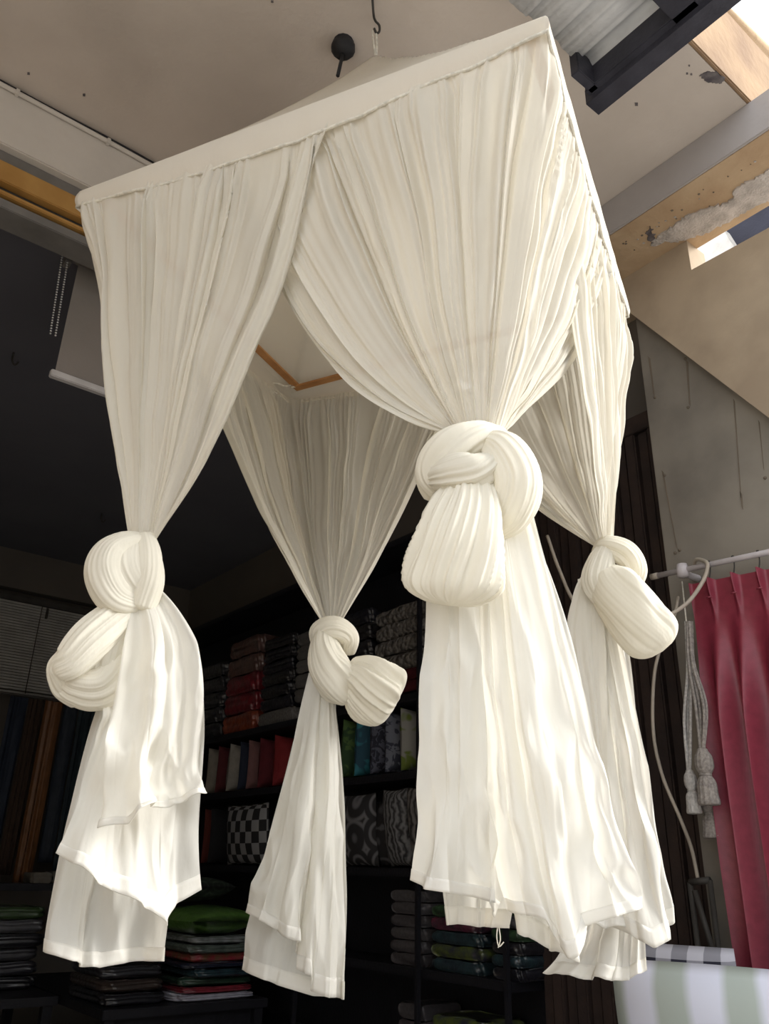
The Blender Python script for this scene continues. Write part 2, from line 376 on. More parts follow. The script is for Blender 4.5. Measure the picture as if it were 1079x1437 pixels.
# roof: four sagging faces up to the tied peak
order = 'ABCD'
n = 64
g = np.linspace(-1, 1, n); GX, GY = np.meshgrid(g, g)
rho = np.maximum(np.abs(GX), np.abs(GY))
a_, b_ = (GX + 1) / 2, (GY + 1) / 2
V = (CR['A'][None, None] * ((1 - a_) * (1 - b_))[..., None] + CR['B'][None, None] * (a_ * (1 - b_))[..., None] + CR['C'][None, None] * (a_ * b_)[..., None] + CR['D'][None, None] * ((1 - a_) * b_)[..., None])
k = (1 - rho)
off = (apex - CEN); off[2] = 0
mid = 1 - np.minimum(np.abs(GX), np.abs(GY)) / np.maximum(rho, 1e-3)
V[..., 2] += (apex[2] - CEN[2]) * (0.86 * k + 0.14 * k ** 3) - 0.05 * mid * k * (1 - k) * 2 + 0.006 * vn2(GX * 6 + 20, GY * 6 + 20, 5) * (rho < .97)
V += off * (k ** 1.0)[..., None]
grid('roof', V, MAT['roof'], can)
# valance band and its piping
pts, pts2 = [], []
for i in range(4):
    a, b = order[i], order[(i + 1) % 4]
    for t in np.linspace(0, 1, 90, endpoint=False):
        pts.append(edge_pt(a, b, t, False) + np.array([0, 0, 0.006])); pts2.append(edge_pt(a, b, t))
pts, pts2 = np.array(pts), np.array(pts2)
nn = len(pts); uu = np.arange(nn) / nn
rows = []
for f in np.linspace(0, 1, 9):
    P = pts * (1 - f) + pts2 * f
    out = P - CEN; out[:, 2] = 0; out /= np.linalg.norm(out, axis=1)[:, None]
    P = P + out * (0.010 * math.sin(math.pi * f) + 0.004 * f * vn1(uu * 120, 3))[:, None] + np.array([0, 0, 1.]) * (0.006 * vn1(uu * 60, 9) * f)[:, None]
    rows.append(P)
grid('valance', np.array(rows), MAT['roof'], can, close_u=True)
tube('seam_piping', list(np.vstack([rows[-1], rows[-1][:1]])[::3]), 0.005, MAT['cord'], can, seg=6, smooth_path=False)
# wooden lath frame inside the top
for i in range(4):
    a, b = order[i], order[(i + 1) % 4]
    p, q = CR[a].copy(), CR[b].copy()
    for v in (p, q):
        c2 = CEN - v; c2[2] = 0; v += c2 / np.linalg.norm(c2) * 0.06
    dv = (q - p); L_ = np.linalg.norm(dv); dv /= L_; nv = np.array([-dv[1], dv[0], 0])
    bm = bmesh.new()
    vs = []
    zz = -0.006 + 0.009 * (i % 2)
    for e_ in (p - dv * 0.008, q + dv * 0.008):
        for s1, s2 in ((-1, -1), (1, -1), (1, 1), (-1, 1)):
            vs.append(bm.verts.new(tuple(e_ + nv * 0.017 * s1 + np.array([0, 0, zz + 0.0045 * s2]))))
    for f in ((0, 1, 2, 3), (7, 6, 5, 4), (0, 4, 5, 1), (1, 5, 6, 2), (2, 6, 7, 3), (3, 7, 4, 0)): bm.faces.new([vs[j] for j in f])
    bm_obj('frame_lath', bm, MAT['lath'], can)
for kx in order:
    c2 = CR[kx] + (CEN - CR[kx]) * np.array([1, 1, 0]) / np.linalg.norm((CEN - CR[kx])[:2]) * 0.055
    th = np.linspace(0, 2 * math.pi * 2.2, 22)
    loopp = [c2 + np.array([0.026 * math.cos(t), 0.012 * math.sin(t), 0.014 * math.sin(t * 1.0 + 1) - 0.004 + 0.002 * t]) for t in th]
    iv = (CEN - c2) * np.array([1, 1, 0]); iv /= np.linalg.norm(iv); sv = np.array([-iv[1], iv[0], 0]) * (-1 if kx == 'D' else 1)
    if kx == 'D': loopp += [c2 + iv * 0.02 + sv * 0.05 - np.array([0, 0, .02]), c2 + iv * 0.03 + sv * 0.09 - np.array([0, 0, .022]), c2 + iv * 0.025 + sv * 0.13 - np.array([0, 0, .03])]
    tube('corner_tie', loopp, 0.0045, MAT['cord'], can, n=90, seg=6)
# hanging cord and ceiling hook
hk = onZ(522, -10, HC)
tube('hanging_cord', [apex + np.array([0, 0, -0.01]), apex + np.array([.004, 0, 0.05]), apex + np.array([0.0, 0.003, 0.14])], [0.007, 0.005, 0.005], MAT['cord'], can, seg=8)
tube('hanging_cord', [apex + np.array([0, 0, -0.01]), apex + np.array([-.012, 0.004, 0.08]), apex + np.array([-0.018, 0.003, 0.13])], [0.006, 0.004, 0.003], MAT['cord'], can, seg=8)
tag(tube('ceiling_hook', [apex + np.array([-.012, 0, 0.145]), apex + np.array([.0, 0, 0.128]), apex + np.array([0.014, 0, 0.15]), apex + np.array([0.012, 0, 0.185]), apex + np.array([-0.008, 0, 0.195]), apex * 0.5 + hk * 0.5 + np.array([-.004, 0, .06]), (hk[0], hk[1], hk[2] + .01)], 0.005, MAT['darkmetal'], None, seg=8), 'bent dark wire hook in the ceiling holding the canopy cord', 'hook')

KN = {'A': onV(203, 772, (0.755, 2.044)), 'B': onV(672, 612, (1.232, 1.234)), 'C': onV(850, 768, (2.059, 1.481)), 'D': onV(465, 878, (1.458, 2.131))}

def polyline(P, n):
    P = np.array(P); L = np.r_[0, np.cumsum(np.linalg.norm(np.diff(P, axis=0), axis=1))]
    t = np.linspace(0, L[-1], n)
    return np.stack([np.interp(t, L, P[:, j]) for j in range(3)], -1), t / L[-1]
def normals(B):
    du = np.gradient(B, axis=1); ds = np.gradient(B, axis=0)
    N = np.cross(du, ds); return N / (np.linalg.norm(N, axis=2)[..., None] + 1e-9), du
def drape(kx, top, seed, nf, sag, kr, ns=120, nu=560, pw=1.06):
    K = KN[kx]
    T, u = polyline(top, nu)
    T2 = T.copy()
    for _ in range(900): T2[1:-1] = (T2[:-2] + T2[2:]) / 2
    s = np.linspace(0, 1, ns)[:, None]
    dv = T - K; hz = np.linalg.norm(dv[:, :2], axis=1)
    Kp = K + np.concatenate([dv[:, :2] / hz[:, None] * kr, np.zeros((nu, 1))], 1)
    q = s ** pw
    rs = sstep(0.0, 0.30, s)[..., None]
    B = (T[None] * (1 - rs) + T2[None] * rs) * (1 - q[..., None]) + Kp[None] * q[..., None]
    B[..., 2] = T[None, :, 2] * (1 - s) + Kp[None, :, 2] * s
    sag0, sag1 = sag if isinstance(sag, tuple) else (sag, sag)
    sg = (sag0 * (1 - u) + sag1 * u) * hz ** 2
    B[..., 2] -= sg[None] * 4 * s * (1 - s) * (1 - 0.35 * s)
    B[..., 2] -= 0.0
    N, du = normals(B)
    out = B - CEN; sgn = np.sign((N * out).sum(2).mean()); N = N * sgn
    W = np.linalg.norm(du, axis=2).sum(1)[:, None]
    U = u[None] + 0.010 * vn2(u[None] * 7 + 0 * s, s * 3 + 7 + 0 * u[None], seed) + 0.004 * vn2(u[None] * 22 + 0 * s, s * 5 + 0 * u[None], seed + 1)
    x = U * nf + 1.5 * vn1(U * nf * 0.4 + 3, seed + 2)
    big = 0.9 * vn1(x * 1.1, seed + 3) + 0.8 * (0.5 - np.abs(vn1(x * 1.7 + 5, seed + 4))) + 0.65 * vn1(x * 2.7, seed + 5)
    fine = vn1(x * 5.5, seed + 8) + 0.6 * vn1(x * 9 + 7, seed + 9)
    a_big = np.minimum(0.038, 0.72 * W / nf) * (0.25 + 0.75 * sstep(0.0, 0.25, s)) * (0.75 + 0.45 * vn2(U * 6, s * 2 + 3 + 0 * U, seed + 10))
    a_fine = 0.008 * np.exp(-s * 5) + np.minimum(0.0042, 0.35 * W / (4 * nf))
    crum = 0.006 * vn2(U * 34 + s * 3, s * 9 + 0 * U, seed + 6) + 0.012 * vn2(U * 12 + s * 2, s * 4 + 0 * U, seed + 7)
    fade = np.minimum(1, 0.15 + s * 12)
    B = B + N * ((a_big * big + a_fine * fine + crum * np.minimum(1, W / 0.5)) * fade)[..., None]
    tang = du / (np.linalg.norm(du, axis=2)[..., None] + 1e-9)
    B = B + tang * (np.minimum(0.024, 0.6 * W / nf) * vn1(x * 1.25 + 31, seed + 12) * fade)[..., None]
    grp = grid('drape', B, MAT['sheer'], can)
    # doubled edge facings down both free edges
    for sl in (slice(0, 16), slice(nu - 16, nu)):
        E_ = B[:, sl]; n_ = N[:, sl]
        f = E_ + n_ * 0.0015; b2 = E_ - n_ * 0.0015
        grid('edge_facing', np.concatenate([f, b2[:, ::-1], f[:, :1]], 1), MAT['sheer'], grp)
    return grp

def E(a, b, t, inset=0.0): return edge_pt(a, b, t, True, inset) + np.array([0, 0, 0.018])
def top_line(pre, corner, post, ins0=0.0, ins1=0.0):
    """pre/post: (edge start, end, t) of the free ends"""
    pts = []
    for f in np.linspace(0, 1, 14): pts.append(E(pre[0], corner, pre[1] + (0.985 - pre[1]) * f, ins0 * max(0.0, 1 - 1.9 * f) + 1e-5))
    for f in np.linspace(0, 1, 14): pts.append(E(corner, post[0], 0.015 + (post[1] - 0.015) * f, ins1 * max(0.0, 1 - 1.9 * (1 - f)) + 1e-5))
    return pts
DR = {}
DR['A'] = drape('A', top_line(('D', 0.45), 'A', ('B', 0.60)), 11, 30, (0.36, 0.52), 0.030)
DR['B'] = drape('B', top_line(('A', 0.36), 'B', ('C', 0.72), 0.045, 0.0), 23, 34, (0.58, 0.22), 0.045)
DR['C'] = drape('C', top_line(('B', 0.25), 'C', ('D', 0.55), 0.05, 0.0), 37, 28, (0.36, 0.25), 0.022)
DR['D'] = drape('D', top_line(('C', 0.42), 'D', ('A', 0.58), 0.045, 0.045), 51, 30, (0.32, 0.40), 0.022)

def sheet(kx, rows, seed, nf, amp, mat='tail', hem=0.05, ns=90, nu=220, plan=None):
    """rows: (s, [(px,py,depth)...]) three rows knot / middle / hem, on the upright plane through the knot"""
    K = KN[kx]; R = []
    for s_, pl in rows:
        P = np.array([onV(x, y, K, dz) for x, y, dz in pl])
        Q, u = polyline(P, nu)
        for _ in range(6 if len(pl) > 2 else 0):
            q2 = Q.copy(); q2[1:-1] = (Q[:-2] + Q[1:-1] * 2 + Q[2:]) / 4; Q = q2
        R.append(Q)
    ss = [r[0] for r in rows]
    s = np.linspace(0, 1, ns)[:, None, None]; B = 0
    for i in range(len(ss)):
        wgt = 1.0
        for j in range(len(ss)):
            if j != i: wgt = wgt * (s - ss[j]) / (ss[i] - ss[j])
        B = B + R[i][None] * wgt
    s = s[..., 0]; u = np.linspace(0, 1, nu)
    N, du = normals(B)
    kd = np.array([K[0], K[1], 0]); kd /= np.linalg.norm(kd)
    N *= np.sign((N @ kd).mean())
    W = np.linalg.norm(du, axis=2).sum(1)[:, None]
    U = u[None] + 0.03 * vn2(u[None] * 4 + 0 * s, s * 3 + 0 * u[None], seed)
    x = U * nf + 0.8 * vn1(U * nf * 0.5 + 3, seed + 2)
    big = 1.1 * vn1(x * 1.3, seed + 3) + 0.5 * (0.5 - np.abs(vn1(x * 1.6 + 5, seed + 4))) + 0.12 * vn1(x * 4, seed + 5)
    a = np.minimum(amp, 0.45 * W / nf) * (0.8 + 0.5 * vn2(U * 4, s * 3 + 0 * U, seed + 10))
    cr = 0.016 * vn2(U * 5, s * 5 + 0 * U, seed + 6) * s + 0.006 * vn2(U * 11, s * 10 + 0 * U, seed + 7) * np.minimum(1, s * 3)
    crease = 0.020 * (np.abs(vn2(U * 3 + s * 2.5, s * 4.0 - U * 2 + 9, seed + 9)) - .4) * np.minimum(1, s * 2.5) + 0.012 * (np.abs(vn2(U * 5 - s * 3 + 20, s * 6 + U * 2 + 9, seed + 19)) - .4) * np.minimum(1, s * 2.5)
    B = B + N * (a * big + (cr + crease) * np.minimum(1, W / 0.25))[..., None]
    tang = du / (np.linalg.norm(du, axis=2)[..., None] + 1e-9)
    B = B + tang * (np.minimum(0.012, 0.35 * W / nf) * vn1(x * 1.6 + 31, seed + 12))[..., None]
    o = grid('tail_panel', B, MAT[mat], DR[kx])
    k0 = int(ns * (1 - hem)); N2, _ = normals(B)
    f = B[k0:] + N2[k0:] * 0.0013; b2 = B[k0:] - N2[k0:] * 0.0013
    grid('hem', np.concatenate([f, b2[::-1], f[:1]], 0), MAT['hem'], DR[kx])
    return o
def wrap(kx, name, path, seed, pleats=9, twist=0.6, depth=1.0, blunt=False, n=80, seg=180, amp=0.095):
    """bunched cloth swept along a path; path rows (px,py,depth m,radius px)"""
    K = KN[kx]; dist = np.linalg.norm(K - ORG); sc_ = dist / F
    P = np.array([list(onV(x, y, K, dz)) + [r * sc_] for x, y, dz, r in path])
    A = spline(P, n); C, R = A[:, :3], A[:, 3]
    t = np.linspace(0, 1, n)
    cap = np.minimum(1, np.sqrt(np.clip(1 - (1 - np.clip(t / 0.06, 0, 1)) ** 2, 0, 1)))
    ce = 0.20 if blunt else 0.06
    cap = cap * np.clip(1 - (1 - np.clip((1 - t) / ce, 0, 1)) ** (2.6 if blunt else 2), 0, 1) ** (0.5 if not blunt else 0.45)
    R = R * cap + 0.0005
    T = np.gradient(C, axis=0); T /= np.linalg.norm(T, axis=1)[:, None] + 1e-9
    kd = np.array([K[0], K[1], 0]); kd /= np.linalg.norm(kd)
    th = np.linspace(0, 2 * math.pi, seg, endpoint=False)
    rows = []
    for i in range(n):
        v = kd - T[i] * (kd @ T[i]); v /= np.linalg.norm(v); u = np.cross(v, T[i])
        t2 = th + twist * t[i] + 0.25 * math.sin(3 * t[i] + seed)
        cyl = lambda rr, sd_, sh=0.0: vn2(np.cos(t2) * rr + 45 + sh, np.sin(t2) * rr + 45, sd_)
        r1 = pleats * 0.22; sh = 0.9 * t[i]
        f = 1 + amp * 1.1 * cyl(r1, seed, sh) + amp * 1.3 * (0.4 - np.abs(cyl(r1 * 1.7, seed + 1, sh * .7))) + amp * 0.7 * (0.4 - np.abs(cyl(r1 * 3.4, seed + 3, sh * .5))) + 0.12 * vn2(np.cos(th) * 1.5 + 30, np.sin(th) * 1.5 + 30 + t[i] * 3, seed + 2)
        rows.append(C[i] + R[i] * f[:, None] * (np.cos(th)[:, None] * u + depth * np.sin(th)[:, None] * v))
    return grid(name, np.array(rows), MAT['thick'], DR[kx], close_u=True)

# ---- drape A (by the wooden track)
wrap('A', 'knot', [(214, 772, .01, 12), (186, 764, -.03, 18), (158, 778, -.045, 25), (150, 806, -.045, 29), (166, 838, -.04, 27), (198, 852, -.02, 16)], 101, 9, 0.5, amp=0.065)
wrap('A', 'knot', [(196, 764, -.01, 18), (182, 800, -.035, 30), (186, 838, -.02, 24)], 105, 8, 0.4, amp=0.065)
wrap('A', 'knot', [(203, 752, -.02, 13), (209, 785, -.055, 18), (209, 818, -.055, 20), (198, 858, -.04, 17)], 102, 8, 0.2, amp=0.065)
wrap('A', 'loop', [(190, 846, -.01, 14), (162, 868, -.02, 24), (126, 900, -.045, 27), (100, 928, -.05, 22), (86, 940, -.03, 16), (92, 962, .0, 16), (118, 972, .02, 22)], 103, 10, 0.3)
wrap('A', 'loop', [(84, 950, .0, 12), (108, 962, .0, 24), (142, 962, .01, 30), (172, 930, .03, 30), (186, 880, .03, 18)], 104, 11, 0.2)
wrap('A', 'loop', [(178, 860, .0, 14), (150, 900, .0, 30), (132, 935, .005, 30), (130, 960, .01, 18)], 106, 11, 0.2)
sheet('A', [(0, [(186, 850, .03), (215, 835, .03)]), (0.5, [(104, 1110, .06), (165, 1110, .08), (232, 1110, .06)]), (1, [(58, 1335, .05), (100, 1348, .02), (150, 1356, .05), (190, 1350, .08), (229, 1349, .05)])], 201, 4, .024)
sheet('A', [(0, [(180, 852, -.01), (220, 830, -.01)]), (0.18, [(158, 925, -.01), (215, 915, .01), (264, 900, -.01)]), (0.62, [(118, 1075, -.02), (180, 1075, .03), (282, 1075, .0)]), (1, [(73, 1194, -.02), (105, 1214, -.05), (132, 1242, -.05), (195, 1266, -.06), (243, 1296, -.03), (248, 1268, .03), (281, 1250, .03)])], 203, 4, .024)
sheet('A', [(0, [(186, 846, -.05), (222, 824, -.04)]), (0.2, [(178, 900, -.06), (225, 892, -.09), (268, 886, -.06)]), (0.5, [(160, 1000, -.07), (215, 1000, -.09), (284, 985, -.06)]), (1, [(146, 1160, -.07), (180, 1155, -.10), (207, 1143, -.11), (216, 1128, -.07), (262, 1120, -.07), (290, 1115, -.06)])], 205, 4, .022)

# ---- drape B (nearest the sunlit side)
wrap('B', 'knot', [(708, 616, .02, 14), (672, 618, -.04, 24), (634, 638, -.05, 31), (611, 668, -.02, 27), (616, 700, .02, 18)], 111, 8, 0.6)
wrap('B', 'knot', [(604, 672, -.03, 14), (632, 668, -.075, 24), (668, 666, -.085, 26), (694, 650, -.06, 20), (700, 622, -.02, 12)], 112, 7, 0.5)
wrap('B', 'knot', [(682, 616, -.03, 12), (706, 636, -.06, 27), (722, 678, -.065, 32), (712, 722, -.04, 27), (692, 748, .0, 14)], 113, 9, 0.3)
wrap('B', 'loop', [(662, 676, -.05, 26), (656, 712, -.085, 42), (646, 760, -.105, 52), (638, 805, -.10, 57), (633, 850, -.09, 56)], 114, 17, 0.15, depth=0.62, blunt=True, seg=220, amp=0.15)
sheet('B', [(0, [(612, 720, .04), (690, 700, .05)]), (0.5, [(606, 1000, .02), (660, 1000, .05), (730, 1000, .04)]), (1, [(627, 1297, .06), (670, 1300, .09), (716, 1302, .06)])], 211, 4, .016)
sheet('B', [(0, [(690, 720, .02), (726, 700, .03)]), (0.5, [(690, 1000, .05), (760, 1000, .07), (820, 1000, .06)]), (1, [(722, 1300, .05), (736, 1312, .03), (770, 1330, .02), (800, 1348, .02), (815, 1310, .06)])], 213, 4, .016)
sheet('B', [(0, [(606, 715, -.01), (690, 720, .0)]), (0.42, [(597, 965, -.03), (650, 965, -.06), (718, 965, -.02)]), (1, [(586, 1236, -.02), (620, 1250, -.06), (655, 1260, -.03), (697, 1268, -.06), (716, 1296, -.02)])], 215, 3, .024)
sheet('B', [(0, [(672, 722, -.01), (744, 690, .0)]), (0.45, [(680, 1000, -.03), (750, 1000, -.06), (826, 1000, -.02)]), (1, [(712, 1278, -.03), (760, 1285, -.07), (798, 1346, -.07), (818, 1300, -.04), (860, 1288, -.07), (908, 1272, -.02)])], 217, 4.5, .030)

for kx_, pth in (('B', [(698, 1302, .06), (697, 1315, .055), (700, 1328, .06), (707, 1322, .06)]), ('B', [(700, 1300, .06), (702, 1318, .06), (699, 1330, .06)])):
    tube('loose_thread', [onV(x, y, KN[kx_], dz) for x, y, dz in pth], 0.0012, MAT['cord'], DR[kx_], seg=5)
# ---- drape C (by the cement-board wall)
wrap('C', 'knot', [(838, 776, .01, 10), (852, 768, -.03, 15), (878, 778, -.03, 17), (893, 800, -.01, 13), (890, 826, .02, 8)], 121, 7, 0.4)
wrap('C', 'knot', [(850, 766, -.02, 10), (842, 792, -.05, 17), (838, 820, -.06, 20), (848, 846, -.05, 14)], 122, 7, 0.2)
wrap('C', 'loop', [(848, 800, -.03, 16), (858, 822, -.06, 33), (880, 850, -.075, 37), (906, 884, -.08, 38), (930, 914, -.07, 34)], 123, 9, 0.25, depth=0.8, blunt=True, amp=0.04)
sheet('C', [(0, [(818, 806, .0), (842, 802, -.01)]), (0.15, [(800, 855, .0), (830, 855, -.02), (868, 850, .0)]), (0.42, [(806, 1010, .05), (850, 1010, .02), (893, 1000, .04)]), (1, [(760, 1363, .04), (800, 1370, .0), (832, 1376, .03), (842, 1378, .0), (880, 1378, .04), (908, 1362, .06)])], 221, 4, .022)
sheet('C', [(0, [(812, 812, -.02), (850, 806, -.03)]), (0.42, [(830, 1010, .0), (862, 1010, -.02), (896, 1000, .0)]), (1, [(850, 1298, .0), (885, 1312, -.03), (915, 1330, -.02), (942, 1316, .02), (938, 1286, .06)])], 223, 4, .018)
sheet('C', [(0, [(820, 806, -.03), (840, 800, -.03)]), (0.1, [(799, 845, -.04), (822, 840, -.06), (845, 835, -.04)]), (0.35, [(798, 960, -.05), (825, 960, -.06), (850, 960, -.04)]), (1, [(800, 1290, -.04), (850, 1300, -.05), (880, 1300, -.02)])], 225, 3, .015)
for pth in ([(888, 796, -.02), (898, 815, -.03), (904, 836, -.03), (898, 828, -.05), (890, 815, -.05)], [(893, 815, -.05), (905, 826, -.055), (918, 838, -.05)], [(890, 818, -.05), (903, 832, -.06), (914, 834, -.06)]):
    tube('tie_string', [onV(x, y, KN['C'], dz) for x, y, dz in pth], 0.006, MAT['cord'], DR['C'], seg=7)
# ---- drape D (inside corner)
wrap('D', 'knot', [(446, 905, .01, 10), (450, 888, -.03, 15), (470, 884, -.05, 17), (488, 896, -.03, 13), (488, 918, .01, 9)], 131, 7, 0.4)
wrap('D', 'knot', [(462, 878, -.02, 12), (456, 905, -.05, 20), (462, 935, -.06, 27), (480, 962, -.055, 27), (494, 980, -.03, 14)], 132, 9, 0.6)
wrap('D', 'loop', [(488, 942, -.03, 20), (508, 956, -.05, 34), (528, 970, -.06, 41), (556, 986, -.05, 38)], 133, 12, 0.25, blunt=True, amp=0.12)
sheet('D', [(0, [(440, 940, .02), (466, 960, .02)]), (0.45, [(392, 1130, .04), (440, 1130, .06), (484, 1130, .04)]), (1, [(340, 1362, .04), (370, 1375, .0), (400, 1386, .04), (440, 1398, .06), (487, 1402, .03)])], 231, 3.5, .02)
sheet('D', [(0, [(436, 945, -.01), (462, 960, -.01)]), (0.4, [(400, 1090, -.02), (432, 1090, -.05), (462, 1090, -.02)]), (1, [(342, 1281, -.02), (366, 1292, -.05), (390, 1307, -.02), (420, 1322, -.05), (419, 1345, .01)])], 233, 3, .02)
sheet('D', [(0, [(452, 945, -.01), (470, 984, -.01)]), (0.4, [(440, 1100, -.02), (460, 1100, -.05), (481, 1100, .0)]), (1, [(414, 1358, .0), (432, 1365, -.04), (436, 1390, -.03), (460, 1400, -.05), (487, 1401, .0)])], 235, 3, .018)

# ================================================================== THE SHOP INSIDE
# ---- roller blind behind the track, with bead chain
rb = empty('roller_blind', (0.85, 3.42, Z(2.04)), 'grey roller blind half lowered under the wooden track', 'blind')
box('fabric', 0.755, 1.45, 3.415, 3.419, Z(2.05), Z(2.66), MAT['blind'], rb, bev=0)
box('bottom_rail', 0.735, 1.47, 3.40, 3.432, Z(2.015), Z(2.05), MAT['blindrail'], rb)
tube('roller', [(0.72, 3.425, Z(2.69)), (1.48, 3.425, Z(2.69))], 0.025, MAT['blind'], rb, seg=12)
box('bracket', 0.69, 0.72, 3.39, 3.45, Z(2.63), Z(2.73), MAT['greytrim'], rb)
def beads(x, z0, z1, dx):
    bm = bmesh.new()
    for i in range(32):
        f = i / 31
        m = Matrix.Translation((x + dx * f, 3.40, z0 + (z1 - z0) * f))
        bmesh.ops.create_icosphere(bm, subdivisions=1, radius=0.0056, matrix=m)
    return bm_obj('bead_chain', bm, MAT['bead'], rb, smooth=True)
beads(0.700, Z(2.66), Z(2.22), 0.02); beads(0.672, Z(2.66), Z(2.22), 0.025)

for nm, (px, py) in (('bent wire hook in the dark shop ceiling beside the roller blind', (17, 505)), ('bent wire hook in the dark shop ceiling above the knotted drapes', (142, 728))):
    c = onZ(px, py, 2.68)
    tag(tube('wire_hook', [(c[0], c[1], Z(2.74)), (c[0], c[1], Z(2.68)), (c[0] + .02, c[1], Z(2.655)), (c[0] + .035, c[1], Z(2.68))], 0.006, MAT['darkmetal'], None, seg=6), nm, 'hook')

# ---- venetian blind and hanging drapery samples along the back wall
vb = empty('venetian_blind', (2.2, 7.80, Z(1.42)), 'dim grey venetian blind across the back wall of the shop', 'blind')
bm = bmesh.new()
for i in range(31):
    z = Z(2.20) - i * 0.0255
    bm_box(bm, -1.0, 3.05, 7.785, 7.815, z - 0.010, z + 0.010)
tag(bm_obj('slats', bm, MAT['slat'], vb), kind='stuff')
box('head_rail', -1.0, 3.05, 7.77, 7.83, Z(2.215), Z(2.27), MAT['darkmetal'], vb)
box('bottom_rail', -1.0, 3.05, 7.775, 7.825, Z(1.375), Z(1.41), MAT['slat'], vb)
for x in (-0.2, 0.7, 1.55, 2.05, 2.6): tube('ladder_cord', [(x, 7.775, Z(1.4)), (x, 7.775, Z(2.22))], 0.004, MAT['darkmetal'], vb, seg=6)
tube('pull_knob', [(2.10, 7.765, Z(2.10)), (2.10, 7.765, Z(2.20))], 0.012, MAT['darkmetal'], vb, seg=8)

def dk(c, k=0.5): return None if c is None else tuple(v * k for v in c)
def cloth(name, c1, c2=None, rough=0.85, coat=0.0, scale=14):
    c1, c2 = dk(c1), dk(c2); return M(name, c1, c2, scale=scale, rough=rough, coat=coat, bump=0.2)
SW = [('navy', (0.035, 0.05, 0.085)), ('brown', (0.09, 0.055, 0.035)), ('copper', (0.34, 0.15, 0.06)), ('slate blue', (0.05, 0.065, 0.09)), ('dark teal', (0.035, 0.06, 0.075)), ('charcoal', (0.045, 0.05, 0.055)), ('steel blue', (0.07, 0.085, 0.11)), ('ink blue', (0.03, 0.04, 0.07)), ('olive grey', (0.06, 0.065, 0.055)), ('midnight', (0.03, 0.035, 0.055))]
rk = empty('sample_rack', (2.4, 7.55, Z(1.30)), 'dark rail carrying curtain samples below the venetian blind', 'rack')
tube('rail', [(0.9, 7.55, Z(1.34)), (3.3, 7.55, Z(1.34))], 0.012, MAT['darkmetal'], rk, seg=8)
for x in (0.9, 3.3): box('bracket', x - .02, x + .02, 7.54, 8.0, Z(1.33), Z(1.36), MAT['darkmetal'], rk)
def hanging(name, x0, x1, y, ztop, zbot, mat, label, cat, group, seed, nf=4, amp=0.03, flare=0.0):
    nu, ns = 60, 14
    u = np.linspace(0, 1, nu)[None]; s = np.linspace(0, 1, ns)[:, None]
    xm = (x0 + x1) / 2
    X = xm + (x0 + (x1 - x0) * u - xm) * (1 + flare * s)
    Y = y + amp * vn1(u * nf * 2, seed) * (0.4 + 0.6 * s) + 0.01 * vn2(u * 6 + 0 * s, s * 4 + 0 * u, seed)
    V = np.stack([X + 0 * Y, Y, ztop + (zbot - ztop) * s + 0 * u], -1)
    b = V.copy(); b[..., 1] += 0.004
    return tag(grid(name, np.concatenate([V, b[::-1], V[:1]], 0), mat, None), label, cat, group)
xx = 1.72
for i, (nm, c) in enumerate(SW):
    wd = (0.16, 0.13, 0.17, 0.14, 0.15, 0.17, 0.14, 0.15, 0.17, 0.16)[i]
    if i == 0: xx = 1.88
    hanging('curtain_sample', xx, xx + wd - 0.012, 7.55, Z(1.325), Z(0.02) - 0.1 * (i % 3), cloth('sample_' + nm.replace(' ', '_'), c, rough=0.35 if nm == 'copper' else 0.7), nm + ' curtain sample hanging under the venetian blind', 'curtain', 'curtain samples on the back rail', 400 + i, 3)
    xx += wd
# bench below the samples with two pale folded cloths
bn = empty('back_bench', (2.6, 7.3, 0), 'low black bench under the hanging curtain samples', 'bench')
box('top', 1.6, 3.15, 7.0, 7.46, Z(-0.18), Z(-0.13), MAT['black'], bn)
for x in (1.65, 3.05):
    for y in (7.05, 7.40): box('leg', x - .03, x + .03, y - .03, y + .03, 0, Z(-0.18), MAT['black'], bn)

# ---- soft goods builders
def cushion(name, c, w, h, t, mat, label, cat='cushion', group=None, rot=(0, 0, 0), pinch=0.10, seed=1):
    """square cushion standing on its lower edge: width along local x, height z, thickness y"""
    n = 22; g = np.linspace(-1, 1, n); X, Y = np.meshgrid(g, g)
    pr = np.clip((1 - np.abs(X) ** 2.6) * (1 - np.abs(Y) ** 2.6), 0, 1) ** 0.55
    px = X * (1 - pinch * (1 - Y ** 2) * 0.55 * np.abs(X)); py = Y * (1 - pinch * (1 - X ** 2) * 0.55 * np.abs(Y))
    wr = 0.05 * vn2(X * 3 + 9, Y * 3 + 9, seed)
    a = np.stack([px * w / 2, (pr * (1 + wr)) * t / 2, (py + 1) * h / 2], -1)
    b = np.stack([px * w / 2, -(pr * (1 - wr)) * t / 2, (py + 1) * h / 2], -1)
    V = np.concatenate([a, b[::-1]], 0)
    o = grid(name, V, mat, None)
    o.location = c; o.rotation_euler = rot
    return tag(o, label, cat, group)
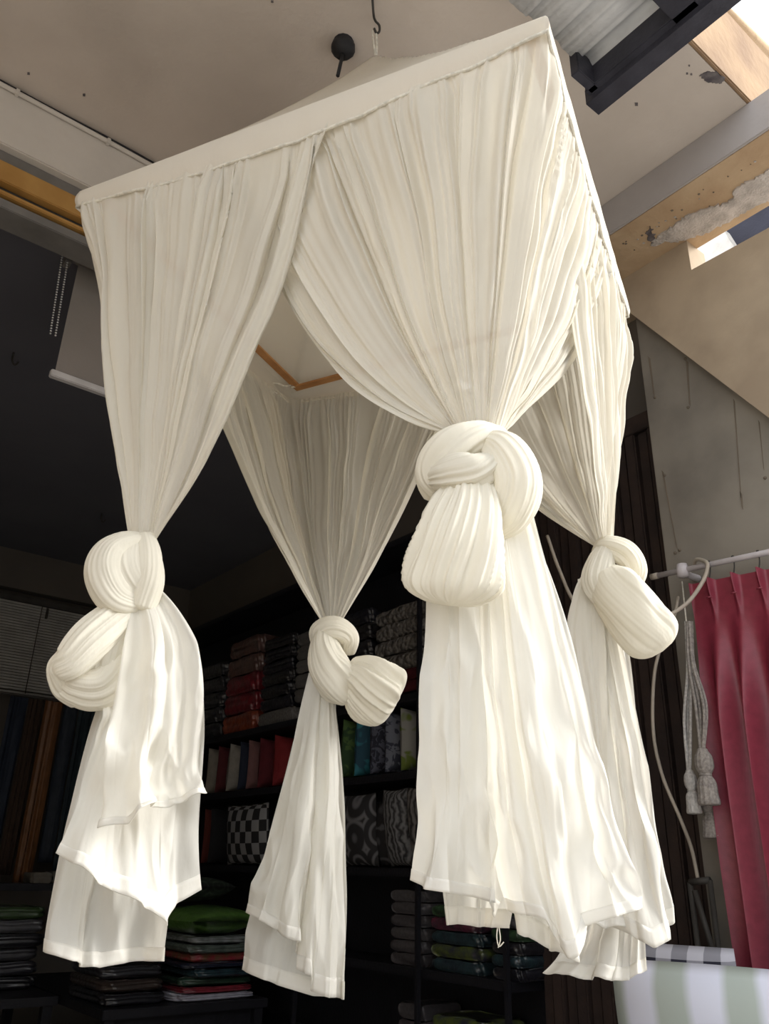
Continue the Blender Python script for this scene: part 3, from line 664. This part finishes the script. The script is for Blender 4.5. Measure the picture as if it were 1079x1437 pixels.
def folded(name, x0, x1, y0, y1, z0, z1, mat, label, cat='bedding', group=None, seed=1, layers=3, puff=0.25):
    """folded textile: soft slab whose rim shows its layers"""
    n = 64; m = 5 * layers + 1
    th = np.linspace(0, 2 * math.pi, n, endpoint=False)
    cx, cy, hx, hy = (x0 + x1) / 2, (y0 + y1) / 2, (x1 - x0) / 2, (y1 - y0) / 2
    sx = np.sign(np.cos(th)) * np.abs(np.cos(th)) ** 0.25; sy = np.sign(np.sin(th)) * np.abs(np.sin(th)) ** 0.25
    rows = []
    H_ = z1 - z0
    for f in (0.0, 0.5, 0.9): rows.append((f * 0.97, 0.0))
    for i in range(m):
        v = i / (m - 1); lay = (v * layers) % 1.0
        bul = 1 - 0.045 * (2 * lay - 1) ** 4 - 0.02
        bul *= 1 - puff * 0.35 * abs(2 * v - 1) ** 3
        rows.append((bul, v))
    for f in (0.9, 0.5, 0.0): rows.append((f * 0.97, 1.0))
    out = []
    for k, (r, v) in enumerate(rows):
        j = 0.012 * vn1(th * 4 + 30 + v * 2, seed) * r
        zz = z0 + H_ * v + 0.06 * H_ * vn2(sx * r * 2 + 20, sy * r * 2 + 20, seed + 1) * (1 if 0.05 < v else 0)
        if v == 1.0: zz = zz - 0.05 * H_
        out.append(np.stack([cx + hx * sx * r + j, cy + hy * sy * r + j, zz + 0 * th], -1))
    o = grid(name, np.array(out), mat, None, close_u=True)
    return tag(o, label, cat, group)
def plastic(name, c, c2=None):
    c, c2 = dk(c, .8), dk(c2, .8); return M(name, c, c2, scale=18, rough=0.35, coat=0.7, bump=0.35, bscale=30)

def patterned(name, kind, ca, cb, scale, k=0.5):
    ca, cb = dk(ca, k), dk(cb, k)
    m, N, L = nt(name); p = N['Principled BSDF']; p.inputs['Roughness'].default_value = 0.85
    tc = N.new('ShaderNodeTexCoord'); mp = N.new('ShaderNodeMapping'); L.new(tc.outputs['Object'], mp.inputs['Vector'])
    mix = N.new('ShaderNodeMix'); mix.data_type = 'RGBA'
    mix.inputs['A'].default_value = rgba(ca); mix.inputs['B'].default_value = rgba(cb)
    if kind == 'check':
        t = N.new('ShaderNodeTexChecker'); t.inputs['Scale'].default_value = scale; fac = t.outputs['Fac']
        mp.inputs['Location'].default_value = (0, 0.5 / scale + 0.2, 0.003)
    elif kind == 'rings':
        t = N.new('ShaderNodeTexVoronoi'); t.inputs['Scale'].default_value = scale; t.inputs['Randomness'].default_value = 0.15
        w_ = N.new('ShaderNodeMath'); w_.operation = 'SINE'; ml = N.new('ShaderNodeMath'); ml.operation = 'MULTIPLY'; ml.inputs[1].default_value = 20
        L.new(mp.outputs[0], t.inputs['Vector']); L.new(t.outputs['Distance'], ml.inputs[0]); L.new(ml.outputs[0], w_.inputs[0]); fac = w_.outputs[0]
    elif kind == 'wave':
        t = N.new('ShaderNodeTexWave'); t.inputs['Scale'].default_value = scale; t.inputs['Distortion'].default_value = 9; t.inputs['Detail Scale'].default_value = 1.6
        fac = t.outputs['Fac']
    elif kind == 'floral':
        t = N.new('ShaderNodeTexNoise'); t.inputs['Scale'].default_value = scale; t.inputs['Detail'].default_value = 1.5; t.inputs['Distortion'].default_value = 1.5; fac = t.outputs['Fac']
        r = N.new('ShaderNodeValToRGB'); r.color_ramp.elements[0].position = 0.47; r.color_ramp.elements[1].position = 0.53
        L.new(fac, r.inputs[0]); fac = r.outputs[0]
    elif kind == 'stripe':
        t = N.new('ShaderNodeTexWave'); t.inputs['Scale'].default_value = scale; t.inputs['Distortion'].default_value = 2.5; t.inputs['Detail'].default_value = 3
        t.inputs['Detail Scale'].default_value = 1.0; t.wave_type = 'BANDS'; t.bands_direction = 'X'; fac = t.outputs['Fac']
        r = N.new('ShaderNodeValToRGB'); r.color_ramp.elements[0].position = 0.30; r.color_ramp.elements[1].position = 0.72
        L.new(fac, r.inputs[0]); fac = r.outputs[0]
    elif kind == 'gingham':
        fac = None; sx = N.new('ShaderNodeSeparateXYZ'); L.new(mp.outputs[0], sx.inputs[0]); fs = []
        for ax in ('X', 'Z'):
            a = N.new('ShaderNodeMath'); a.operation = 'MULTIPLY_ADD'; a.inputs[1].default_value = scale; a.inputs[2].default_value = 10.25
            b = N.new('ShaderNodeMath'); b.operation = 'FRACT'; c = N.new('ShaderNodeMath'); c.operation = 'GREATER_THAN'; c.inputs[1].default_value = 0.5
            L.new(sx.outputs[ax], a.inputs[0]); L.new(a.outputs[0], b.inputs[0]); L.new(b.outputs[0], c.inputs[0]); fs.append(c)
        ad = N.new('ShaderNodeMath'); ad.operation = 'ADD'; L.new(fs[0].outputs[0], ad.inputs[0]); L.new(fs[1].outputs[0], ad.inputs[1])
        hf = N.new('ShaderNodeMath'); hf.operation = 'MULTIPLY'; hf.inputs[1].default_value = 0.5; L.new(ad.outputs[0], hf.inputs[0]); fac = hf.outputs[0]; t = None
    if t is not None and kind != 'rings': L.new(mp.outputs[0], t.inputs['Vector'])
    L.new(fac, mix.inputs['Factor']); L.new(mix.outputs['Result'], p.inputs['Base Color'])
    return m

# ---- black shelving along the right-hand wall
XF = 3.20
sh = empty('shelving_unit', (3.37, 5.5, 0), 'tall black shelving filled with cushions and folded bedding', 'shelf')
LV = [1.00, 0.55, 0.03, -0.45, -0.92]
for h in LV + [2.05]: box('shelf_board', XF - .002, 3.545, 3.05, 7.45, Z(h) - 0.045, Z(h), MAT['black'], sh)
for y in (3.06, 3.70, 4.85, 7.43): box('upright', XF - .03, XF - .002, y - 0.013, y + 0.013, 0, Z(2.05), MAT['black'], sh)
box('back_panel', 3.545, 3.549, 3.05, 7.45, 0, Z(2.05), MAT['black'], sh)
def Yp(px, py=1075, X=3.24): return onX(px, py, X)[1]

# upper tier: bedding in clear bags
G1 = 'bagged bedding on the top shelf'
def pile(px0, px1, hb, thick, mats, names, cat, group, seed, py=950, x0=XF + .01, x1=3.52, layers=2):
    y1, y0 = Yp(px0, py), Yp(px1, py); z = Z(hb)
    for i, (m, nm) in enumerate(zip(mats, names)):
        folded('folded_bedding', x0, x1, y0 + 0.008 * (i % 2), y1 - 0.006 * ((i + 1) % 2), z + .001, z + thick - .001, m, nm, cat, group, seed + i, layers)
        z += thick
ordn = ['lowest', 'second', 'third', 'fourth', 'fifth', 'sixth', 'seventh', 'eighth']
blk = [plastic('black_bag_' + str(i), (0.02 + .004 * i, 0.02 + .003 * i, 0.028)) for i in range(3)]
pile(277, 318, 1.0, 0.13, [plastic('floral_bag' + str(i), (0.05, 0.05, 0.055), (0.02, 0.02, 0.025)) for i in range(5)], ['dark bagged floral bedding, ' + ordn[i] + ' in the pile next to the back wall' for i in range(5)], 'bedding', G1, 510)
redb = plastic('red_bag', (0.22, 0.02, 0.03), (0.12, 0.015, 0.02)); brb = plastic('brown_bag', (0.16, 0.09, 0.075), (0.09, 0.05, 0.045)); orb = plastic('orange_bag', (0.30, 0.07, 0.03), (0.16, 0.03, 0.02))
pile(319, 366, 1.0, 0.155, [orb, redb, redb, brb, brb], ['orange-red bagged bedding at the foot of the red and brown pile', 'bright red bagged bedding second in the red and brown pile', 'bright red bagged bedding third in the red and brown pile', 'brown bagged bedding fourth in the red and brown pile', 'brown bagged bedding on top of the red and brown pile'], 'bedding', G1, 520)
whq = M('white_quilt', (0.15, 0.145, 0.14), (0.09, 0.085, 0.08), scale=60, rough=0.6, coat=.3)
pile(366, 420, 1.0, 0.11, [whq], ['pale quilted bedding under the black bedding pile'], 'bedding', G1, 530)
pile(368, 413, 1.115, 0.095, [blk[i % 3] for i in range(6)], ['black folded bedding, ' + ordn[i] + ' on the pale quilt' for i in range(6)], 'bedding', G1, 540)
gry = [M('grey_fold' + str(i), (0.11 + .01 * i, 0.105 + .01 * i, 0.10 + .01 * i), scale=90, rough=0.8) for i in range(3)]
pile(414, 462, 1.12, 0.105, [gry[i % 3] for i in range(5)], ['grey ribbed blanket, ' + ordn[i] + ' in the pile behind the inner knot' for i in range(5)], 'blanket', G1, 550)
pile(470, 523, 1.0, 0.11, [blk[(i + 1) % 3] for i in range(6)], ['black folded bedding, ' + ordn[i] + ' in the pile beside the bubbly grey quilts' for i in range(6)], 'bedding', G1, 560)
redf = cloth('dark_red_fold', (0.13, 0.012, 0.025))
pile(525, 606, 1.02, 0.075, [redf, redf], ['dark red folded blanket at the foot of the grey quilts', 'dark red folded blanket directly beneath the grey quilts'], 'blanket', G1, 570, layers=1)
def bubbly(name):
    m = M(name, (0.17, 0.16, 0.15), (0.10, 0.095, 0.09), scale=40, rough=0.7, coat=0.3)
    N, L = m.node_tree.nodes, m.node_tree.links; v = N.new('ShaderNodeTexVoronoi'); v.inputs['Scale'].default_value = 28
    tc = N.new('ShaderNodeTexCoord'); b = N.new('ShaderNodeBump'); b.invert = True; b.inputs['Strength'].default_value = 1; b.inputs['Distance'].default_value = .03
    L.new(tc.outputs['Object'], v.inputs['Vector']); L.new(v.outputs['Distance'], b.inputs['Height']); L.new(b.outputs['Normal'], N['Principled BSDF'].inputs['Normal']); return m
bub = bubbly('bubbly_quilt')
pile(524, 606, 1.175, 0.105, [bub] * 4, ['bubbly grey quilt, ' + ordn[i] + ' in its pile on the red blankets' for i in range(4)], 'quilt', G1, 580, layers=1)
pile(610, 668, 1.0, 0.11, [blk[i % 3] for i in range(5)], ['black folded bedding, ' + ordn[i] + ' in the pile at the shelf end' for i in range(5)], 'bedding', G1, 590)

# cushion tiers: seen edge-on like books
G2 = 'cushions standing on the middle shelf'
def row(items, hb, hgt, group, py, seed):
    for i, (p0, p1, mat, lab) in enumerate(items):
        y1, y0 = Yp(p0, py), Yp(p1, py)
        cushion('cushion', (3.37, (y0 + y1) / 2, Z(hb) + .012), 0.30, hgt, max(0.05, (y1 - y0) * 0.93), mat, lab, 'cushion', group, rot=(random.Random(seed + i).uniform(-.05, .05), 0, random.Random(seed + i).uniform(-.06, .06)), seed=seed + i)
cC = lambda n, c: cloth('cushion_' + n, c)
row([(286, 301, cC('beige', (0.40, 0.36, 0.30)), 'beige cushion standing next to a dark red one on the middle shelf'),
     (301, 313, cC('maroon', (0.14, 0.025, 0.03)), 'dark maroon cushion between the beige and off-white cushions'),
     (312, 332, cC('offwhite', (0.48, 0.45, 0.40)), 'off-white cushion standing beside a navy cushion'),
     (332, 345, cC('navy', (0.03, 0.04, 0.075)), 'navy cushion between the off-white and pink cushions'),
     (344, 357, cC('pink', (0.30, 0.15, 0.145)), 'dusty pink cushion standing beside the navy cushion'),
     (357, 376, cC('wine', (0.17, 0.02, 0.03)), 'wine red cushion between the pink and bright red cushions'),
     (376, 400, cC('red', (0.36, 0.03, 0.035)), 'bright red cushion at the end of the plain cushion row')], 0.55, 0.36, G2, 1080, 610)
row([(470, 489, patterned('cush_green', 'floral', (0.03, 0.09, 0.03), (0.10, 0.20, 0.05), 9), 'leaf-green patterned cushion next to a teal one'),
     (489, 512, patterned('cush_teal', 'floral', (0.02, 0.10, 0.16), (0.04, 0.28, 0.36), 6), 'teal patterned cushion beside the leaf-green cushion'),
     (512, 535, patterned('cush_ink', 'floral', (0.02, 0.025, 0.05), (0.13, 0.14, 0.20), 22), 'ink-blue cushion with fine pale print'),
     (535, 556, patterned('cush_bluefloral', 'floral', (0.05, 0.06, 0.10), (0.24, 0.26, 0.33), 14), 'grey-blue floral cushion beside the ink-blue one'),
     (555, 580, patterned('cush_leaf', 'floral', (0.46, 0.46, 0.44), (0.22, 0.30, 0.05), 5), 'white cushion with big lime green leaves'),
     (580, 597, patterned('cush_fern', 'floral', (0.08, 0.20, 0.24), (0.35, 0.42, 0.42), 12), 'teal and white fern cushion beside the lime leaf cushion'),
     (597, 622, patterned('cush_dkteal', 'floral', (0.03, 0.07, 0.10), (0.10, 0.16, 0.17), 9), 'dark teal cushion at the end of the patterned row')], 0.55, 0.37, G2, 1070, 630)
G3 = 'black and white cushions on the lower shelf'
row([(283, 292, cC('brick', (0.16, 0.03, 0.02)), 'brick red cushion on the lower shelf near the back wall'),
     (292, 303, cC('coal', (0.02, 0.02, 0.024)), 'plain coal black cushion beside the brick red one')], 0.03, 0.40, G3, 1180, 650)
def facing(px0, px1, hb, hgt, mat, lab, group, seed, py=1180, t=0.13, tilt=0.10, x=3.27):
    y1, y0 = Yp(px0, py, x - .05), Yp(px1, py, x - .05)
    cushion('cushion', (x, (y0 + y1) / 2, Z(hb) + .004), y1 - y0, hgt, t, mat, lab, 'cushion', group, rot=(tilt, 0, -math.pi / 2), seed=seed)
facing(314, 372, 0.03, 0.42, patterned('cush_check', 'check', (0.015, 0.015, 0.018), (0.42, 0.42, 0.43), 13), 'black and white checked cushion facing out on the lower shelf', G3, 660)
facing(478, 524, 0.03, 0.42, patterned('cush_damask', 'rings', (0.03, 0.03, 0.035), (0.26, 0.26, 0.28), 6), 'black cushion with grey ring medallions on the lower shelf', G3, 661)
facing(524, 546, 0.03, 0.38, patterned('cush_damask2', 'rings', (0.02, 0.02, 0.024), (0.17, 0.17, 0.19), 7), 'narrow black cushion with dim medallions between bolder cushions', G3, 662, x=3.33)
facing(540, 574, 0.03, 0.43, patterned('cush_ikat', 'wave', (0.03, 0.03, 0.035), (0.30, 0.30, 0.31), 9), 'black and grey wavy ikat cushion beside the medallion cushion', G3, 663, tilt=0.16)
facing(574, 612, 0.03, 0.43, patterned('cush_ikat2', 'wave', (0.035, 0.032, 0.032), (0.34, 0.32, 0.31), 7), 'black and white ikat cushion at the end of the lower shelf', G3, 664, tilt=0.16)

# lowest tiers: dim piles
G4 = 'piles on the bottom shelves'
dim = [M('dim_grey' + str(i), (0.06 + .01 * i, 0.055 + .01 * i, 0.06 + .01 * i), scale=60, rough=0.7, coat=.3) for i in range(3)]
pile(548, 598, -0.45, 0.062, [dim[i % 3] for i in range(6)], ['grey folded towel, ' + ordn[i] + ' in the pile beside the black upright' for i in range(6)], 'towel', G4, 700, py=1320, layers=1)
multi = [plastic('multi' + str(i), c, c2) for i, (c, c2) in enumerate([((0.03, 0.06, 0.07), (0.02, 0.03, 0.04)), ((0.10, 0.13, 0.03), (0.03, 0.03, 0.05)), ((0.14, 0.03, 0.06), (0.04, 0.03, 0.04)), ((0.05, 0.11, 0.05), (0.03, 0.05, 0.03)), ((0.16, 0.13, 0.14), (0.06, 0.05, 0.06))])]
mn = ['dark teal', 'olive and blue', 'magenta', 'green', 'mauve grey']
pile(604, 682, -0.45, 0.062, [multi[i % 5] for i in (0, 1, 0, 2, 3)], [mn[i] + ' bagged textile, ' + ordn[k] + ' in the coloured pile between the uprights' for k, i in enumerate((0, 1, 0, 2, 3))], 'bedding', G4, 710, py=1320, layers=1)
pile(690, 735, -0.45, 0.055, [blk[0], multi[0], blk[1], multi[3], dim[0]], [a + ' bagged textile, ' + ordn[k] + ' in the pile at the shelving end' for k, a in enumerate(('black', 'dark teal', 'soft black', 'green', 'grey'))], 'bedding', G4, 720, py=1320, layers=1)
pile(560, 598, -0.92, 0.075, [multi[4], blk[0], multi[4], dim[0]], [a + ' folded textile, ' + ordn[k] + ' on the bottom board beside the upright' for k, a in enumerate(('mauve', 'black', 'pale mauve', 'dim grey'))], 'bedding', G4, 730, py=1400, layers=1)
pile(606, 690, -0.92, 0.07, [multi[0], blk[1], multi[2], multi[1]], [a + ' bagged textile, ' + ordn[k] + ' on the bottom board under the coloured pile' for k, a in enumerate(('dark teal', 'black', 'magenta', 'olive'))], 'bedding', G4, 740, py=1400, layers=1)

# ---- table with bagged textiles in front of the shelves
tb = empty('display_table', (2.75, 6.0, 0), 'black display table piled with bagged textiles', 'table')
TZ = Z(-0.73)
box('table_top', 2.08, 3.14, 5.08, 6.98, TZ - 0.05, TZ, MAT['black'], tb)
for x in (2.13, 3.09):
    for y in (5.13, 6.92): box('leg', x - .03, x + .03, y - .03, y + .03, 0, TZ - .05, MAT['black'], tb)
box('modesty_panel', 2.16, 3.06, 5.14, 5.16, 0.15, TZ - .05, MAT['black'], tb)
sb = empty('side_table', (1.6, 6.3, 0), 'black side table with a tall pile of bagged textiles', 'table')
box('table_top', 1.2, 2.06, 5.75, 6.95, TZ - 0.05, TZ, MAT['black'], sb)
for x in (1.25, 2.01):
    for y in (5.80, 6.90): box('leg', x - .03, x + .03, y - .03, y + .03, 0, TZ - .05, MAT['black'], sb)
G5 = 'bagged textiles stacked on the black tables'
tcol = [('white', (0.48, 0.48, 0.56), (0.34, 0.34, 0.42), .055), ('crimson', (0.30, 0.03, 0.05), (0.15, 0.02, 0.03), .055), ('dark green', (0.03, 0.07, 0.045), (0.015, 0.03, 0.02), .075), ('dark teal', (0.025, 0.06, 0.075), (0.015, 0.03, 0.04), .07), ('navy', (0.02, 0.025, 0.05), None, .05), ('red and brown', (0.32, 0.03, 0.05), (0.17, 0.10, 0.05), .08), ('grey-green', (0.13, 0.16, 0.14), (0.06, 0.08, 0.07), .075), ('silvery grey', (0.30, 0.32, 0.33), (0.10, 0.12, 0.11), .06)]
z = TZ
for i, (nm, c, c2, th_) in enumerate(tcol):
    th_ *= 0.66
    folded('bagged_textile', 2.52 + .05 * (i % 2) + (0.06 if i > 1 else 0), 3.10, 5.12 + .03 * (i % 3), 5.72, z + .001, z + th_ - .001, plastic('bag_' + nm.replace(' ', '_').replace('-', '_'), c, c2), nm + ' bagged textile, ' + ordn[i] + ' in the stack under the green cushion', 'textile', G5, 800 + i, 2)
    z += th_
cu = cushion('cushion', (2.80, 5.44, z + 0.075), 0.56, 0.52, 0.17, plastic('green_cushion', (0.11, 0.22, 0.05), (0.08, 0.17, 0.035)), 'bagged green cushion lying on the stack on the black table', 'cushion', None, rot=(math.pi / 2, 0, 0.15), seed=811)
cu.location = (2.80, 5.70, z + 0.085)
cu = cushion('cushion', (2.80, 5.6, z + 0.2), 0.50, 0.46, 0.15, patterned('dark_green_damask', 'rings', (0.012, 0.03, 0.015), (0.05, 0.08, 0.05), 9), 'dark green patterned cushion leaning on top of the green one', 'cushion', None, rot=(math.pi / 2 - .1, 0, -0.1), seed=812)
cu.location = (2.82, 5.86, z + 0.235)
z = TZ
for i, (nm, c) in enumerate((('black', (0.02, 0.02, 0.025)), ('dark brown', (0.05, 0.035, 0.03)), ('charcoal', (0.03, 0.03, 0.036)))):
    folded('bagged_textile', 2.10, 2.50, 5.14 + .04 * i, 5.80, z + .001, z + .065, plastic('cbag_' + nm.replace(' ', '_'), c), nm + ' bagged textile, ' + ordn[i] + ' in the low pile at the table corner', 'textile', G5, 820 + i, 2); z += .066
z = TZ
for i, (nm, c) in enumerate((('black', (0.02, 0.02, 0.025)), ('coal grey', (0.04, 0.04, 0.05)), ('dark grey', (0.06, 0.06, 0.07)), ('soot black', (0.025, 0.025, 0.03)), ('ash grey', (0.09, 0.09, 0.10)), ('deep green', (0.05, 0.09, 0.035)))):
    folded('bagged_textile', 1.58 + .02 * (i % 2), 2.05, 6.10 + .03 * (i % 3), 6.72, z + .001, z + .079, plastic('lbag_' + nm.replace(' ', '_'), c), nm + ' bagged textile, ' + ordn[i] + ' in the pile on the side table near the curtain samples', 'textile', G5, 830 + i, 2); z += .08
for i, (dx, nm) in enumerate(((0.0, 'pale folded cloth lying flat on the low bench'), (0.16, 'pale folded cloth propped beside another on the low bench'))):
    folded('folded_cloth', 2.18 + dx, 2.34 + dx, 7.05, 7.35, Z(-0.128), Z(-0.05) + .01 * i, cloth('pale_cloth' + str(i), (0.34, 0.31, 0.26)), nm, 'cloth', None, 850 + i, 2)

# ---- shutters (folded dark wooden boards) at the right end of the opening
do = S(empty('door_1', (3.40, 2.5, 0)))
do['label'] = 'dark brown folding wooden shutters beside the cement-board wall'
box('frame', 3.36, 3.54, 2.035, 3.03, Z(2.16), Z(2.26), MAT['shutter'], do)
for i in range(14):
    y = 2.04 + i * 0.07
    box('board', 3.36 + .02 * (i % 2), 3.42 + .02 * (i % 2), y, y + 0.064, 0.02, Z(2.16), MAT['shutter'], do, bev=0.008)

# ================================================================== RIGHT-HAND WALL DISPLAY
rod = empty('curtain_rod', (3.15, 1.5, Z(1.25)), 'white curtain rod with bracket on the cement-board wall', 'curtain rod')
ra, rb2 = np.array([3.15, 2.03, Z(1.27)]), np.array([3.15, 1.06, Z(1.206)])
RD = lambda y: ra + (rb2 - ra) * ((2.03 - y) / 0.97)
tube('pole', [ra, rb2], 0.0125, MAT['rod'], rod, seg=14)
tube('end_cap', [ra + np.array([0, .006, 0]), RD(2.00)], 0.0145, MAT['cable'], rod, seg=14)
cb = RD(1.875)
tube('bracket', [(3.27, cb[1], cb[2] - .01), (3.20, cb[1], cb[2] - .012), (3.15, cb[1], cb[2])], 0.016, MAT['rod'], rod, seg=10)
lathe('bracket_cup', [(0, .03), (.022, .028), (.03, 0), (.024, -.03), (0, -.034)], cb, MAT['rod'], rod, 14)

# red pinch-pleated curtain
rc = empty('red_curtain', (3.12, 1.45, Z(-0.6)), 'crimson pinch-pleated curtain hanging from the white rod', 'curtain')
nu, ns = 700, 60
u = np.linspace(0, 1, nu)[None]; s = np.linspace(0, 1, ns)[:, None]
npl = 7.0
y = 1.845 - 0.77 * u
pu = u * npl + 0.1
tri = np.cos(2 * math.pi * pu)
pleat = np.clip(tri, 0, 1) ** 3
split = np.cos(2 * math.pi * pu * 3) * pleat
topf = 1 - sstep(0.0, 0.12, s)
X = 3.145 - (0.028 * pleat * (1 - .35 * sstep(.05, .09, s)) + 0.010 * split) * topf - 0.085 * (0.5 + 0.5 * np.cos(2 * math.pi * pu * 1.0 + 0.9 * vn1(u * 7 + 0 * s, 77))) * sstep(0.04, 0.35, s) * (0.7 + 0.3 * vn1(u * 9, 78))
X = X + 0.010 * vn2(u * 14 + 0 * s, s * 5 + 0 * u, 79) * s
Y = y + 0.018 * np.sin(2 * math.pi * pu + 1.1) * sstep(.1, .5, s) + 0 * s
zt = Z(1.185) - (1.845 - y) * 0.066 + 0.008 * pleat
Zz = zt - (zt - Z(-0.62)) * s
V = np.stack([X, Y, Zz], -1); b = V.copy(); b[..., 0] += 0.004
grid('panel', np.concatenate([V, b[::-1], V[:1]], 0), MAT['red'], rc)
for k in range(9):
    yy = 1.845 - 0.77 * (k + 0.9) / npl; p = RD(yy)
    if yy < 1.09: continue
    tube('hook', [(3.135, yy, p[2] - .065), (3.15, yy, p[2] - .03), (3.155, yy, p[2] + .014), (3.14, yy, p[2] + .012)], 0.003, MAT['darkmetal'], rc, seg=6)
    tube('pleat_stitch', [(3.112, yy + .012, p[2] - .155), (3.104, yy, p[2] - .157), (3.112, yy - .012, p[2] - .155)], 0.0035, MAT['red'], rc, seg=6)

# cords over the rod
def wallpath(pts): return [onX(x, y, X_) for x, y, X_ in pts]
tag(tube('looped_cable', wallpath([(768, 752, 3.0), (785, 800, 2.98), (810, 850, 2.95), (860, 880, 2.9), (925, 868, 2.92), (962, 848, 3.0), (985, 818, 3.08), (993, 795, 3.11), (988, 787, 3.13), (976, 786, 3.15), (974, 800, 3.185)]), 0.0085, MAT['cable'], None, n=120, seg=8), 'thick beige cable looped over the white curtain rod', 'cable')
tag(tube('hanging_cable', wallpath([(952, 838, 3.26), (945, 868, 3.2), (925, 915, 3.15), (917, 960, 3.15), (917, 1030, 3.15), (930, 1090, 3.15), (955, 1150, 3.15), (970, 1190, 3.18), (979, 1232, 3.2)]), 0.0075, MAT['cable'], None, n=90, seg=8), 'thin beige cable dangling down beside the dark shutters', 'cable')

# tassel tie-backs
def tassel(name, px, py0, py1, X, r, mat, label, strands, top):
    p0, p1 = onX(px, py0, X), onX(px, py1, X)
    t = empty(name, (X, p1[1], p1[2]), label, 'tassel', 'tassel tie-backs on the wall')
    L_ = p0[2] - p1[2]
    prof = [(0.001, 0), (r * .5, -.01 * L_), (r * .62, -.06 * L_), (r * .95, -.16 * L_), (r * 1.0, -.34 * L_), (r * .62, -.47 * L_), (r * .66, -.50 * L_), (r * 1.02, -.62 * L_), (r * 1.06, -.80 * L_), (r * 1.12, -1.0 * L_), (0.001, -.97 * L_)]
    th = np.linspace(0, 2 * math.pi, 40, endpoint=False)
    V = np.array([[(p0[0] + q * (1 + .07 * math.cos(13 * a)) * math.cos(a), p0[1] + q * (1 + .07 * math.cos(13 * a)) * math.sin(a), p0[2] + z) for a in th] for q, z in spline(prof, 40)])
    grid('head_and_fringe', V, mat, t, close_u=True)
    tube('binding', [p0 + np.array([0, 0, -.46 * L_]), p0 + np.array([0, 0, -.50 * L_])], r * .72, mat, t, seg=14)
    for k, (dx, dd) in enumerate(strands):
        pts = [onX(top[0] + dx * .2, top[1], X), onX(top[0] + dx * .5 + 4, (top[1] * 2 + py0) / 3, X + dd), onX(px + dx - 2, (top[1] + py0 * 2) / 3, X + dd), onX(px + dx * .3, py0 + 4, X)]
        tube('cord', pts, 0.0062, mat, t, n=40, seg=7)
    return t
tassel('tassel_tie_back', 967, 1080, 1142, 3.06, 0.024, MAT['tassel2'], 'small white tassel tie-back with twisted cords beside the red curtain', [(-5, -.01), (0, .012), (4, 0)], (963, 872))
tassel('tassel_tie_back', 985, 1050, 1130, 3.05, 0.034, MAT['tassel'], 'large taupe tassel tie-back hanging beside the red curtain', [(-7, -.01), (-2, .01), (4, -.008), (8, .012)], (966, 872))
tassel('tassel_tie_back', 992, 1110, 1176, 3.14, 0.030, MAT['tassel'], 'taupe tassel tie-back half hidden behind the larger one', [(-3, .0), (3, .01)], (970, 872))
tag(tube('tassel_string', wallpath([(957, 816, 3.24), (960, 845, 3.15), (963, 874, 3.06)]), 0.003, MAT['cord'], None, seg=6), 'thin string holding the tassel tie-backs on the wall', 'string')

# folded easel leaning by the wall
es = empty('folded_stand', (3.2, 1.98, 0), 'dark folded stand leaning against the wall end below the cable', 'stand')
q = [onX(x, yv, 3.2) for x, yv in ((968, 1238), (996, 1235), (1008, 1330), (985, 1330), (975, 1250), (1010, 1345))]
tube('rail', [q[0], q[1]], 0.014, MAT['darkmetal'], es, seg=6)
tube('leg', [q[1], (3.2, q[2][1], 0.0)], 0.012, MAT['darkmetal'], es, seg=6)
tube('leg', [q[0], (3.14, q[3][1] - .03, 0.0)], 0.012, MAT['darkmetal'], es, seg=6)
tube('strut', [q[4], (3.17, q[5][1], q[5][2])], 0.012, MAT['darkmetal'], es, seg=6)

# display trolley with cushions in front of the wall
DT = Z(-0.62)
dt = empty('cushion_table', (2.78, 1.75, 0), 'dark wooden table carrying the striped and gingham cushions', 'table')
box('table_top', 2.50, 3.07, 1.25, 2.28, DT - .04, DT, MAT['shutter'], dt)
for x in (2.54, 3.03):
    for yv in (1.30, 2.23): box('leg', x - .025, x + .025, yv - .025, yv + .025, 0, DT - .04, MAT['shutter'], dt)
cushion('cushion', (2.66, 1.66, DT + .02), 0.60, 0.37, 0.22, patterned('stripe_cushion', 'stripe', (0.66, 0.68, 0.80), (0.40, 0.45, 0.42), 1.5, 1.0), 'white cushion with watery grey-green stripes standing before the red curtain', 'cushion', None, rot=(0.22, 0, -1.25), seed=901, pinch=-0.05)
cushion('cushion', (2.93, 1.93, DT + .012), 0.36, 0.40, 0.15, patterned('gingham_cushion', 'gingham', (0.02, 0.02, 0.04), (0.66, 0.66, 0.74), 9, 0.9), 'black and white gingham cushion behind the striped cushion', 'cushion', None, rot=(0.10, 0, -1.30), seed=902, pinch=0.0)
